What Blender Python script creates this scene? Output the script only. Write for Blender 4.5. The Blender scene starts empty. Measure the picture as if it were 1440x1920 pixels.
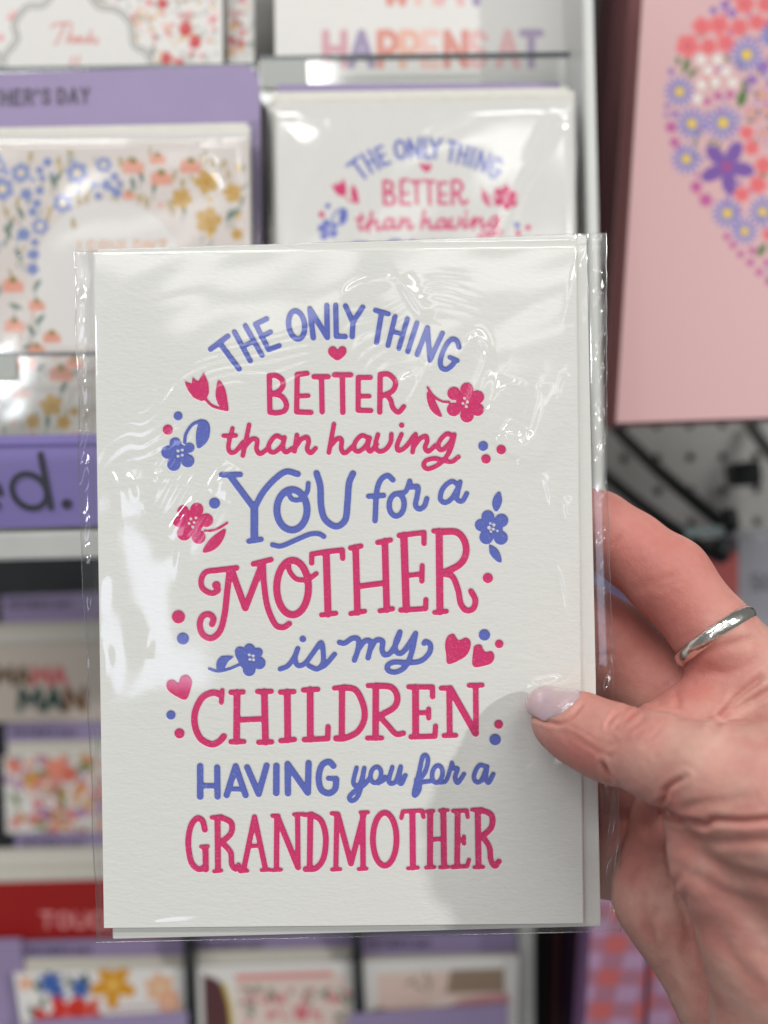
import bpy, bmesh, math, random
import numpy as np
from mathutils import Vector, Matrix

random.seed(7)
RNG = np.random.default_rng(11)
scene = bpy.context.scene
col = scene.collection

# ------------------------------------------------------------------ camera
F = 1700.0                      # focal length in photo pixels (photo is 1440 x 1920)
ROLL = math.radians(1.0)
CAM = np.array([0.0, 0.0, 1.45])
RX = np.array([math.cos(ROLL), 0.0, -math.sin(ROLL)])
UP = np.array([math.sin(ROLL), 0.0, math.cos(ROLL)])
FW = np.array([0.0, 1.0, 0.0])
DC = 0.207                      # distance of the held card

cam_d = bpy.data.cameras.new('camera')
cam = bpy.data.objects.new('camera', cam_d)
col.objects.link(cam)
m = Matrix.Identity(4)
for i in range(3):
    m[i][0] = RX[i]; m[i][1] = UP[i]; m[i][2] = -FW[i]; m[i][3] = CAM[i]
cam.matrix_world = m
cam_d.sensor_fit = 'HORIZONTAL'
cam_d.sensor_width = 36.0
cam_d.lens = 36.0 * F / 1440.0
cam_d.clip_start = 0.01
cam_d.clip_end = 50.0
cam_d.dof.use_dof = True
cam_d.dof.focus_distance = DC
cam_d.dof.aperture_fstop = 10.3
scene.camera = cam

# ------------------------------------------------------------------ light
world = bpy.data.worlds.new('World')
scene.world = world
world.use_nodes = True
bg = world.node_tree.nodes['Background']
bg.inputs['Color'].default_value = (1.0, 0.985, 0.96, 1)
bg.inputs['Strength'].default_value = 0.15

def area_light(name, loc, target, size, size_y, power, color, shape='RECTANGLE'):
    l = bpy.data.lights.new(name, 'AREA')
    l.shape = shape; l.size = size
    if shape in ('RECTANGLE', 'ELLIPSE'):
        l.size_y = size_y
    l.energy = power; l.color = color
    o = bpy.data.objects.new(name, l)
    col.objects.link(o)
    o.location = loc
    d = Vector(target) - Vector(loc)
    o.rotation_euler = d.to_track_quat('-Z', 'Y').to_euler()
    return o

CARD_C = (0.0, DC, 1.45)
# track lamp that throws the hand's shadow onto the card
sp = bpy.data.lights.new('track_lamp', 'SPOT')
sp.energy = 78.0; sp.color = (1.0, 0.97, 0.92); sp.shadow_soft_size = 0.042
sp.spot_size = math.radians(21); sp.spot_blend = 0.75
spo = bpy.data.objects.new('track_lamp', sp); col.objects.link(spo)
spo.location = (1.71, -1.32, 2.14)
spo.rotation_euler = (Vector((0.03, DC, 1.47)) - Vector(spo.location)).to_track_quat('-Z', 'Y').to_euler()
# rows of ceiling light panels over the aisle behind the photographer
for px_, py_, pw_ in ((-0.75, -0.5, 15), (0.75, -1.1, 15), (-0.75, -2.2, 15), (0.75, -2.9, 7)):
    area_light('ceiling_panel', (px_, py_, 2.85), (px_, py_ + 0.02, 0.0), 1.2, 0.30, pw_, (1.0, 0.985, 0.95))
# large dim lights added farther back to lay soft veils on the film
for px_, py_ in ((-1.0, -4.2), (1.1, -4.6), (-0.9, -6.0), (1.0, -6.6)):
    area_light('added_veil_light', (px_, py_, 2.85), (px_, py_ + 0.02, 0.0), 1.7, 0.95, 10.0, (1.0, 0.97, 0.92))
# small unseen lamp added to glint in the creases of the film
area_light('added_glint_lamp', (-1.04, -1.75, 1.87), CARD_C, 0.17, 0.17, 2.2, (0.93, 0.97, 1.0), 'DISK')
# violet-white light added to mirror as a pale patch in the sleeve
area_light('added_patch_light', (-0.53, -1.39, 1.285), (-0.06, 0.2, 1.43), 0.29, 0.42, 0.95, (0.74, 0.80, 1.0))

vs = scene.view_settings
vs.view_transform = 'Standard'
vs.look = 'None'
vs.exposure = 0.22
vs.gamma = 1.0
vs.use_curve_mapping = False
scene.cycles.use_denoising = True
scene.cycles.max_bounces = 10
scene.cycles.transparent_max_bounces = 32
scene.cycles.caustics_reflective = False
scene.cycles.caustics_refractive = False
scene.cycles.sample_clamp_indirect = 4.0

# ------------------------------------------------------------------ helpers
def at(px, py, d):
    """photo pixel + distance along the view axis -> world point (arrays welcome)"""
    px = np.asarray(px, float); py = np.asarray(py, float); d = np.asarray(d, float)
    a = (px - 720.0) * d / F; b = (960.0 - py) * d / F
    return CAM + a[..., None] * RX + b[..., None] * UP + d[..., None] * FW

def project(P):
    q = P - CAM
    d = q @ FW
    return 720.0 + F * (q @ RX) / d, 960.0 - F * (q @ UP) / d, d

def mesh_from(name, verts, quads, smooth=False):
    verts = np.ascontiguousarray(verts, np.float32).reshape(-1, 3)
    quads = np.ascontiguousarray(quads, np.int32)
    n, k = quads.shape
    me = bpy.data.meshes.new(name)
    me.vertices.add(len(verts)); me.vertices.foreach_set('co', verts.ravel())
    me.loops.add(n * k); me.loops.foreach_set('vertex_index', quads.ravel())
    me.polygons.add(n)
    me.polygons.foreach_set('loop_start', np.arange(0, n * k, k, dtype=np.int32))
    me.polygons.foreach_set('loop_total', np.full(n, k, np.int32))
    me.polygons.foreach_set('use_smooth', np.full(n, smooth, bool))
    me.update(calc_edges=True)
    me.validate()
    return me

def link(name, me, mat=None, parent=None, loc=(0, 0, 0)):
    o = bpy.data.objects.new(name, me)
    col.objects.link(o)
    if mat is not None and me is not None:
        me.materials.append(mat)
    o.location = loc
    if parent is not None:
        o.parent = parent
    return o

def tag(o, label=None, cat=None, group=None, kind=None):
    if label: o['label'] = label
    if cat: o['category'] = cat
    if group: o['group'] = group
    if kind: o['kind'] = kind
    return o

def thing(name, loc, label, cat, group=None):
    o = bpy.data.objects.new(name, None)
    o.empty_display_size = 0.01
    col.objects.link(o)
    o.location = loc
    return tag(o, label, cat, group)

def grid_quads(nv, nu):
    idx = np.arange(nv * nu).reshape(nv, nu)
    # wound so that normals face the camera (-Y) when rows go down the picture
    return np.stack([idx[:-1, :-1], idx[1:, :-1], idx[1:, 1:], idx[:-1, 1:]], -1).reshape(-1, 4)

def catmull(pts, n=10, closed=False):
    P = np.array(pts, float)
    if len(P) < 3 and not closed:
        return P
    if closed:
        P = np.vstack([P[-1], P, P[0], P[1]])
    else:
        P = np.vstack([2 * P[0] - P[1], P, 2 * P[-1] - P[-2]])
    out = []
    t = np.linspace(0, 1, n, endpoint=False)[:, None]
    for i in range(1, len(P) - 2):
        a, b, c, d = P[i - 1], P[i], P[i + 1], P[i + 2]
        out.append(0.5 * (2 * b + (c - a) * t + (2 * a - 5 * b + 4 * c - d) * t ** 2 + (3 * b - a - 3 * c + d) * t ** 3))
    if not closed:
        out.append(P[-2][None])
    return np.vstack(out)

def fft_noise(ny, nx, wl, seed, aniso=1.0, ang=0.0):
    """smooth random field, unit variance; wl = wavelength in cells"""
    r = np.random.default_rng(seed).standard_normal((ny, nx))
    fy = np.fft.fftfreq(ny)[:, None]; fx = np.fft.fftfreq(nx)[None, :]
    c, s = math.cos(ang), math.sin(ang)
    u = (fx * c + fy * s) * wl; v = (-fx * s + fy * c) * wl * aniso
    k = np.exp(-((u * u + v * v)) * 2.0)
    f = np.real(np.fft.ifft2(np.fft.fft2(r) * k))
    return f / (f.std() + 1e-9)

def srgb(r, g, b):
    def f(c):
        c /= 255.0
        return c / 12.92 if c <= 0.04045 else ((c + 0.055) / 1.055) ** 2.4
    return np.array([f(r), f(g), f(b)])

# printed sheets: colour lives on a dense grid of vertices
class Canvas:
    def __init__(self, quad, step, base, depth=None):
        q = np.array(quad, float)
        self.q = q
        w = max(np.linalg.norm(q[1] - q[0]), np.linalg.norm(q[2] - q[3]))
        h = max(np.linalg.norm(q[3] - q[0]), np.linalg.norm(q[2] - q[1]))
        self.nu = max(2, int(w / step) + 1); self.nv = max(2, int(h / step) + 1)
        u = np.linspace(0, 1, self.nu)[None, :, None]; v = np.linspace(0, 1, self.nv)[:, None, None]
        P = (1 - v) * ((1 - u) * q[0] + u * q[1]) + v * ((1 - u) * q[3] + u * q[2])
        self.X = P[..., 0]; self.Y = P[..., 1]
        self.step = step
        self.col = np.ones((self.nv, self.nu, 3)) * np.asarray(base)

    def _win(self, x0, y0, x1, y1):
        ok = (self.X > x0) & (self.X < x1) & (self.Y > y0) & (self.Y < y1)
        if not ok.any():
            return None
        r = np.where(ok.any(1))[0]; c = np.where(ok.any(0))[0]
        return slice(r[0], r[-1] + 1), slice(c[0], c[-1] + 1)

    def _mix(self, win, sd, color, alpha=1.0):
        a = np.clip(0.5 - sd / (self.step * 1.3), 0, 1)[..., None] * alpha
        self.col[win] = self.col[win] * (1 - a) + np.asarray(color) * a

    def ell(self, cx, cy, rx, ry=None, rot=0.0, color=(0, 0, 0), alpha=1.0):
        ry = rx if ry is None else ry
        R = max(rx, ry) + 2 * self.step
        w = self._win(cx - R, cy - R, cx + R, cy + R)
        if w is None: return
        dx = self.X[w] - cx; dy = self.Y[w] - cy
        c, s = math.cos(math.radians(rot)), math.sin(math.radians(rot))
        a = (dx * c + dy * s) / rx; b = (-dx * s + dy * c) / ry
        self._mix(w, (np.hypot(a, b) - 1) * min(rx, ry), color, alpha)

    def line(self, pts, width, color, smooth=False, alpha=1.0):
        P = catmull(pts) if smooth else np.array(pts, float)
        R = width / 2 + 2 * self.step
        w = self._win(P[:, 0].min() - R, P[:, 1].min() - R, P[:, 0].max() + R, P[:, 1].max() + R)
        if w is None: return
        self._mix(w, seg_dist(self.X[w], self.Y[w], P) - width / 2, color, alpha)

    def poly(self, pts, color, smooth=False, alpha=1.0):
        P = catmull(pts, 8, True) if smooth else np.array(pts, float)
        R = 2 * self.step
        w = self._win(P[:, 0].min() - R, P[:, 1].min() - R, P[:, 0].max() + R, P[:, 1].max() + R)
        if w is None: return
        self._mix(w, poly_sd(self.X[w], self.Y[w], P), color, alpha)

    def flower(self, cx, cy, r, n, color, mid, rot=0.0, mid_r=0.3, fat=0.42):
        for k in range(n):
            a = math.radians(rot + 360.0 * k / n)
            self.ell(cx + math.cos(a) * r * .55, cy + math.sin(a) * r * .55, r * .48, r * fat, math.degrees(a), color)
        self.ell(cx, cy, r * .35, color=color)
        if mid is not None:
            self.ell(cx, cy, r * mid_r, color=mid)

    def daisy(self, cx, cy, r, color, mid, n=14):
        for k in range(n):
            a = 2 * math.pi * k / n + cx
            self.line([(cx, cy), (cx + math.cos(a) * r, cy + math.sin(a) * r)], r * .17, color)
        self.ell(cx, cy, r * .34, color=mid)

    def leaf(self, cx, cy, l, w, rot, color):
        a = math.radians(rot); c, s = math.cos(a), math.sin(a)
        pts = [(-l, 0), (-l * .3, -w), (l * .4, -w * .8), (l, 0), (l * .4, w * .8), (-l * .3, w)]
        self.poly([(cx + x * c - y * s, cy + x * s + y * c) for x, y in pts], color)

    def text(self, s, x, y, h, w, gap, width, colors):
        if not isinstance(colors, list): colors = [colors]
        k = 0
        for ch in s:
            if ch == ' ':
                x += w * .7; continue
            cw = w * FW_.get(ch, 1.0)
            for st in FONT[ch]:
                self.line([(x + px * cw, y + py * h) for px, py in st], width, colors[k % len(colors)])
            x += cw + gap; k += 1

def seg_dist(X, Y, P):
    d = np.full(X.shape, 1e9)
    if len(P) == 1:
        return np.hypot(X - P[0, 0], Y - P[0, 1])
    for a, b in zip(P[:-1], P[1:]):
        ab = b - a; L = ab @ ab + 1e-12
        t = np.clip(((X - a[0]) * ab[0] + (Y - a[1]) * ab[1]) / L, 0, 1)
        np.minimum(d, np.hypot(X - a[0] - t * ab[0], Y - a[1] - t * ab[1]), out=d)
    return d

def poly_sd(X, Y, P):
    d = seg_dist(X, Y, np.vstack([P, P[:1]]))
    ins = np.zeros(X.shape, bool)
    for a, b in zip(P, np.roll(P, -1, 0)):
        cr = (a[1] > Y) != (b[1] > Y)
        xi = (b[0] - a[0]) * (Y - a[1]) / (b[1] - a[1] + 1e-12) + a[0]
        ins ^= cr & (X < xi)
    return np.where(ins, -d, d)

FW_ = {'I': .15, "'": .15, 'M': 1.25, 'W': 1.35, '.': .15}
FONT = {
 'A': [[(0, 1), (.5, 0), (1, 1)], [(.2, .66), (.8, .66)]],
 'C': [[(1, .2), (.75, .02), (.3, .02), (0, .35), (0, .65), (.3, .98), (.75, .98), (1, .8)]],
 'D': [[(0, 0), (0, 1), (.5, 1), (.95, .7), (.95, .3), (.5, 0), (0, 0)]],
 'E': [[(.9, 0), (0, 0), (0, 1), (.9, 1)], [(0, .5), (.75, .5)]],
 'G': [[(1, .2), (.7, .02), (.3, .02), (0, .35), (0, .65), (.3, .98), (.75, .98), (1, .8), (1, .55), (.6, .55)]],
 'H': [[(0, 0), (0, 1)], [(1, 0), (1, 1)], [(0, .5), (1, .5)]],
 'I': [[(.5, 0), (.5, 1)]],
 'L': [[(0, 0), (0, 1), (.85, 1)]],
 'M': [[(0, 1), (.08, 0), (.5, .7), (.92, 0), (1, 1)]],
 'N': [[(0, 1), (0, 0), (1, 1), (1, 0)]],
 'O': [[(.5, 0), (.15, .12), (0, .5), (.15, .88), (.5, 1), (.85, .88), (1, .5), (.85, .12), (.5, 0)]],
 'P': [[(0, 1), (0, 0), (.6, 0), (.95, .15), (.95, .42), (.6, .57), (0, .57)]],
 'R': [[(0, 1), (0, 0), (.6, 0), (.95, .15), (.95, .4), (.6, .54), (0, .54)], [(.5, .54), (1, 1)]],
 'S': [[(.95, .15), (.6, 0), (.25, .03), (.05, .25), (.25, .45), (.75, .55), (.97, .75), (.75, .97), (.35, 1), (.02, .85)]],
 'T': [[(0, 0), (1, 0)], [(.5, 0), (.5, 1)]],
 'U': [[(0, 0), (0, .7), (.2, .97), (.5, 1), (.8, .97), (1, .7), (1, 0)]],
 'V': [[(0, 0), (.5, 1), (1, 0)]],
 'W': [[(0, 0), (.25, 1), (.5, .3), (.75, 1), (1, 0)]],
 'Y': [[(0, 0), (.5, .5), (1, 0)], [(.5, .5), (.5, 1)]],
 "'": [[(.5, 0), (.4, .22)]],
}

# ------------------------------------------------------------------ materials
def new_mat(name):
    mt = bpy.data.materials.new(name)
    mt.use_nodes = True
    nt = mt.node_tree
    return mt, nt, nt.nodes['Principled BSDF'], nt.nodes['Material Output']

def node(nt, kind, **kw):
    n = nt.nodes.new(kind)
    for k, v in kw.items():
        setattr(n, k, v)
    return n

def plain(name, color, rough=0.5, metallic=0.0, var=0.06, bump=0.0, scale=60.0, coat=0.0):
    mt, nt, p, out = new_mat(name)
    tc = node(nt, 'ShaderNodeTexCoord')
    nz = node(nt, 'ShaderNodeTexNoise'); nz.inputs['Scale'].default_value = scale; nz.inputs['Detail'].default_value = 5
    nt.links.new(tc.outputs['Object'], nz.inputs['Vector'])
    mx = node(nt, 'ShaderNodeMix', data_type='RGBA', blend_type='MIX')
    c = np.asarray(color, float)
    mx.inputs['A'].default_value = (*np.clip(c * (1 - var * 2), 0, 1), 1)
    mx.inputs['B'].default_value = (*np.clip(c * (1 + var * 2), 0, 1), 1)
    nt.links.new(nz.outputs['Fac'], mx.inputs['Factor'])
    nt.links.new(mx.outputs['Result'], p.inputs['Base Color'])
    p.inputs['Roughness'].default_value = rough
    p.inputs['Metallic'].default_value = metallic
    p.inputs['Coat Weight'].default_value = coat
    if bump:
        b = node(nt, 'ShaderNodeBump'); b.inputs['Strength'].default_value = bump; b.inputs['Distance'].default_value = 0.0005
        nt.links.new(nz.outputs['Fac'], b.inputs['Height'])
        nt.links.new(b.outputs['Normal'], p.inputs['Normal'])
    return mt

def print_material(name, rough=0.55, spec=0.4):
    mt, nt, p, out = new_mat(name)
    at_ = node(nt, 'ShaderNodeAttribute'); at_.attribute_name = 'Ink'
    tc = node(nt, 'ShaderNodeTexCoord')
    nz = node(nt, 'ShaderNodeTexNoise'); nz.inputs['Scale'].default_value = 900; nz.inputs['Detail'].default_value = 3
    nt.links.new(tc.outputs['Object'], nz.inputs['Vector'])
    hs = node(nt, 'ShaderNodeHueSaturation')
    mr = node(nt, 'ShaderNodeMapRange'); mr.inputs['To Min'].default_value = 0.94; mr.inputs['To Max'].default_value = 1.06
    nt.links.new(nz.outputs['Fac'], mr.inputs['Value'])
    nt.links.new(mr.outputs['Result'], hs.inputs['Value'])
    nt.links.new(at_.outputs['Color'], hs.inputs['Color'])
    nt.links.new(hs.outputs['Color'], p.inputs['Base Color'])
    p.inputs['Roughness'].default_value = rough
    p.inputs['Specular IOR Level'].default_value = spec
    b = node(nt, 'ShaderNodeBump'); b.inputs['Strength'].default_value = 0.15; b.inputs['Distance'].default_value = 0.0003
    nt.links.new(nz.outputs['Fac'], b.inputs['Height'])
    nt.links.new(b.outputs['Normal'], p.inputs['Normal'])
    return mt

def paper_nodes(nt, coord_scale=1.0):
    """felt-like horizontal paper tooth -> height socket"""
    tc = node(nt, 'ShaderNodeTexCoord')
    mp = node(nt, 'ShaderNodeMapping'); mp.inputs['Scale'].default_value = (0.42, 1.0, 1.0)
    nt.links.new(tc.outputs['Object'], mp.inputs['Vector'])
    n1 = node(nt, 'ShaderNodeTexNoise'); n1.inputs['Scale'].default_value = 1500 * coord_scale; n1.inputs['Detail'].default_value = 4
    n2 = node(nt, 'ShaderNodeTexNoise'); n2.inputs['Scale'].default_value = 420 * coord_scale; n2.inputs['Detail'].default_value = 3
    for n in (n1, n2):
        nt.links.new(mp.outputs['Vector'], n.inputs['Vector'])
    ad = node(nt, 'ShaderNodeMath', operation='ADD')
    nt.links.new(n1.outputs['Fac'], ad.inputs[0]); nt.links.new(n2.outputs['Fac'], ad.inputs[1])
    return ad.outputs[0], tc

WHITE_PAPER = (0.81, 0.82, 0.79)

def cardstock(name, color=WHITE_PAPER, bump=0.55):
    mt, nt, p, out = new_mat(name)
    h, tc = paper_nodes(nt)
    p.inputs['Base Color'].default_value = (*color, 1)
    p.inputs['Roughness'].default_value = 0.75
    p.inputs['Specular IOR Level'].default_value = 0.25
    b = node(nt, 'ShaderNodeBump'); b.inputs['Strength'].default_value = bump; b.inputs['Distance'].default_value = 0.00012
    nt.links.new(h, b.inputs['Height'])
    nt.links.new(b.outputs['Normal'], p.inputs['Normal'])
    return mt

def letterpress(name, blue, pink):
    mt, nt, p, out = new_mat(name)
    L = nt.links.new
    h, tc = paper_nodes(nt)
    nz = node(nt, 'ShaderNodeTexNoise'); nz.inputs['Scale'].default_value = 2600; nz.inputs['Detail'].default_value = 3
    L(tc.outputs['Object'], nz.inputs['Vector'])
    ns = node(nt, 'ShaderNodeMath', operation='MULTIPLY_ADD'); ns.inputs[1].default_value = 0.10; ns.inputs[2].default_value = -0.05
    L(nz.outputs['Fac'], ns.inputs[0])
    speck = node(nt, 'ShaderNodeMapRange'); speck.inputs['From Min'].default_value = 0.58; speck.inputs['From Max'].default_value = 0.72
    L(nz.outputs['Fac'], speck.inputs['Value'])
    col_sock = None
    hts = []
    base = node(nt, 'ShaderNodeRGB'); base.outputs[0].default_value = (*WHITE_PAPER, 1)
    col_sock = base.outputs[0]
    for attr, ink in (('sd_blue', blue), ('sd_pink', pink)):
        a = node(nt, 'ShaderNodeAttribute'); a.attribute_name = attr
        ad = node(nt, 'ShaderNodeMath', operation='ADD'); L(a.outputs['Fac'], ad.inputs[0]); L(ns.outputs[0], ad.inputs[1])
        halo = node(nt, 'ShaderNodeMapRange', interpolation_type='SMOOTHSTEP')
        halo.inputs['From Min'].default_value = 0.42; halo.inputs['From Max'].default_value = 0.0
        halo.inputs['To Min'].default_value = 0.0; halo.inputs['To Max'].default_value = 0.16
        L(ad.outputs[0], halo.inputs['Value'])
        mk = node(nt, 'ShaderNodeMapRange', interpolation_type='SMOOTHSTEP')
        mk.inputs['From Min'].default_value = 0.07; mk.inputs['From Max'].default_value = -0.07
        L(ad.outputs[0], mk.inputs['Value'])
        mxv = node(nt, 'ShaderNodeMath', operation='MAXIMUM'); L(halo.outputs[0], mxv.inputs[0]); L(mk.outputs[0], mxv.inputs[1])
        inkc = node(nt, 'ShaderNodeMix', data_type='RGBA')
        inkc.inputs['A'].default_value = (*ink, 1)
        inkc.inputs['B'].default_value = (*(np.array(ink) * 0.84 + np.array(WHITE_PAPER) * 0.16), 1)
        L(speck.outputs[0], inkc.inputs['Factor'])
        mx = node(nt, 'ShaderNodeMix', data_type='RGBA')
        L(mxv.outputs[0], mx.inputs['Factor']); L(col_sock, mx.inputs['A']); L(inkc.outputs['Result'], mx.inputs['B'])
        col_sock = mx.outputs['Result']
        db = node(nt, 'ShaderNodeMapRange', interpolation_type='SMOOTHSTEP')
        db.inputs['From Min'].default_value = 0.28; db.inputs['From Max'].default_value = -0.30
        db.inputs['To Min'].default_value = 1.0; db.inputs['To Max'].default_value = 0.0
        L(a.outputs['Fac'], db.inputs['Value']); hts.append(db.outputs[0])
    L(col_sock, p.inputs['Base Color'])
    mn = node(nt, 'ShaderNodeMath', operation='MINIMUM'); L(hts[0], mn.inputs[0]); L(hts[1], mn.inputs[1])
    b1 = node(nt, 'ShaderNodeBump'); b1.inputs['Strength'].default_value = 0.55; b1.inputs['Distance'].default_value = 0.00012
    L(h, b1.inputs['Height'])
    b2 = node(nt, 'ShaderNodeBump'); b2.inputs['Strength'].default_value = 0.8; b2.inputs['Distance'].default_value = 0.00022
    L(mn.outputs[0], b2.inputs['Height']); L(b1.outputs['Normal'], b2.inputs['Normal'])
    L(b2.outputs['Normal'], p.inputs['Normal'])
    p.inputs['Roughness'].default_value = 0.7
    p.inputs['Specular IOR Level'].default_value = 0.25
    return mt

def film(name, gain=1.5, rough=0.05, tint=(0.985, 0.985, 0.985), bump=0.0, bscale=200):
    mt = bpy.data.materials.new(name); mt.use_nodes = True
    nt = mt.node_tree; nt.nodes.clear()
    L = nt.links.new
    out = node(nt, 'ShaderNodeOutputMaterial')
    tr = node(nt, 'ShaderNodeBsdfTransparent'); tr.inputs['Color'].default_value = (*tint, 1)
    gl = node(nt, 'ShaderNodeBsdfGlossy'); gl.inputs['Roughness'].default_value = rough
    gl.inputs['Color'].default_value = (0.97, 0.985, 1.0, 1)
    # thin sheet: Schlick reflectance of both faces, the same from either side
    lw = node(nt, 'ShaderNodeLayerWeight'); lw.inputs['Blend'].default_value = 0.5
    pw = node(nt, 'ShaderNodeMath', operation='POWER'); pw.inputs[1].default_value = 5.0
    L(lw.outputs['Facing'], pw.inputs[0])
    mu = node(nt, 'ShaderNodeMath', operation='MULTIPLY_ADD', use_clamp=True)
    mu.inputs[1].default_value = 0.8; mu.inputs[2].default_value = 0.04 * gain
    L(pw.outputs[0], mu.inputs[0])
    mx = node(nt, 'ShaderNodeMixShader')
    L(mu.outputs[0], mx.inputs[0]); L(tr.outputs[0], mx.inputs[1]); L(gl.outputs[0], mx.inputs[2])
    if bump:
        tc = node(nt, 'ShaderNodeTexCoord')
        nz = node(nt, 'ShaderNodeTexNoise'); nz.inputs['Scale'].default_value = bscale; nz.inputs['Detail'].default_value = 3
        L(tc.outputs['Object'], nz.inputs['Vector'])
        b = node(nt, 'ShaderNodeBump'); b.inputs['Strength'].default_value = bump; b.inputs['Distance'].default_value = 0.0004
        L(nz.outputs['Fac'], b.inputs['Height']); L(b.outputs['Normal'], gl.inputs['Normal'])
    L(mx.outputs[0], out.inputs['Surface'])
    return mt

M_PRINT = print_material('printed_paper')
M_PRINT_GLOSS = print_material('printed_board', 0.35, 0.5)
M_STOCK = cardstock('white_cardstock')
M_FILM = film('clear_film', 2.0, 0.075)
M_FILM_BG = film('clear_film_display', 1.5, 0.09, bump=0.10, bscale=70)
M_ACRYL = film('clear_acrylic', 1.6, 0.08, (0.95, 0.96, 0.955))
M_ACRYL_EDGE = plain('acrylic_edge', (0.10, 0.13, 0.14), 0.2)
M_POST = plain('white_powder_coat', (0.66, 0.68, 0.66), 0.4, var=0.03)
M_SHELF = plain('grey_shelf_metal', (0.55, 0.56, 0.54), 0.4, var=0.04)
M_DARK = plain('black_metal', (0.012, 0.018, 0.02), 0.4, var=0.2)
M_WALL = plain('dark_back_panel', (0.018, 0.022, 0.028), 0.6, var=0.15)
M_BACK = plain('grey_back_panel', (0.34, 0.33, 0.32), 0.6, var=0.04)
M_PURPLE = plain('purple_board', srgb(152, 138, 176), 0.45, var=0.03)
M_STOCKEDGE = plain('stacked_paper', (0.70, 0.69, 0.64), 0.7, var=0.05, scale=300)

M_STOCKGAP = plain('cream_gap_shade', (0.60, 0.57, 0.50), 0.7, var=0.05, scale=300)  # darker cream stands in for shaded gaps between stacked card edges
PURPLE = srgb(158, 140, 190)
INKDARK = srgb(40, 36, 48)
PAPER_BG = np.array([0.76, 0.75, 0.73])

# ------------------------------------------------------------------ slabs built from picture quads
def corners(quad, depth):
    d = depth if isinstance(depth, (list, tuple)) else [depth] * 4
    return [at(q[0], q[1], dd) for q, dd in zip(quad, d)]

def slab_mesh(name, quad, depth, thick, org, mat, parent=None, bevel=0.0):
    """solid with the given front quad (TL,TR,BR,BL), pushed back by thick"""
    c = [p - org for p in corners(quad, depth)]
    bk = [p + FW * thick for p in c]
    v = c + bk
    f = [(0, 3, 2, 1), (4, 5, 6, 7), (0, 1, 5, 4), (1, 2, 6, 5), (2, 3, 7, 6), (3, 0, 4, 7)]
    me = mesh_from(name, v, f)
    if bevel:
        bm = bmesh.new(); bm.from_mesh(me)
        bmesh.ops.bevel(bm, geom=list(bm.edges), offset=bevel, segments=2, affect='EDGES', clamp_overlap=True)
        bm.to_mesh(me); bm.free()
    return link(name, me, mat, parent)

def print_mesh(name, cv, depth, org, mat, parent=None, lift=0.0004, ink_only=False):
    c = np.array(corners(cv.q, depth))
    u = np.linspace(0, 1, cv.nu)[None, :, None]; v = np.linspace(0, 1, cv.nv)[:, None, None]
    P = (1 - v) * ((1 - u) * c[0] + u * c[1]) + v * ((1 - u) * c[3] + u * c[2])
    P = P - org - FW * lift
    Q = grid_quads(cv.nv, cv.nu)
    if ink_only:                       # keep only the inked cells
        ink = (np.abs(cv.col - cv.col[0, 0]).max(-1) > 0.004).ravel()
        Q = Q[ink[Q].any(1)]
    me = mesh_from(name, P.reshape(-1, 3), Q)
    a = me.attributes.new('Ink', 'FLOAT_COLOR', 'POINT')
    rgba = np.ones((cv.nv * cv.nu, 4), np.float32); rgba[:, :3] = cv.col.reshape(-1, 3)
    a.data.foreach_set('color', rgba.ravel())
    return link(name, me, mat, parent)

def base_of(quad, depth):
    d = depth[2] if isinstance(depth, (list, tuple)) else depth
    q = np.array(quad, float)
    return at((q[2, 0] + q[3, 0]) / 2, (q[2, 1] + q[3, 1]) / 2, d)

def rect(x0, y0, x1, y1, sx=0.0, sy=0.0):
    """quad; sx = px the bottom moves right, sy = px the right end moves up"""
    return [(x0, y0), (x1, y0 - sy), (x1 + sx, y1 - sy), (x0 + sx, y1)]

def printed_card(name, quad, depth, cv, label, cat='card', group=None, thick=0.0009, mat=None, part='front_panel'):
    org = base_of(quad, depth)
    t = thing(name, org, label, cat, group)
    slab_mesh('back_panel', quad, depth if not isinstance(depth, (list, tuple)) else list(depth), thick, org, M_STOCKEDGE, t)
    print_mesh(part, cv, depth, org, mat or M_PRINT, t)
    return t

# ================================================================== LETTERING OF THE HELD CARD (picture pixels)
ZONES = {'A': (300, 520, 3.4286), 'B': (620, 520, 3.4286), 'C': (300, 860, 3.4286), 'D': (620, 860, 3.4286),
         'E': (300, 1160, 3.4286), 'F': (620, 1160, 3.4286), 'G': (300, 1400, 2.1176)}
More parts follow.
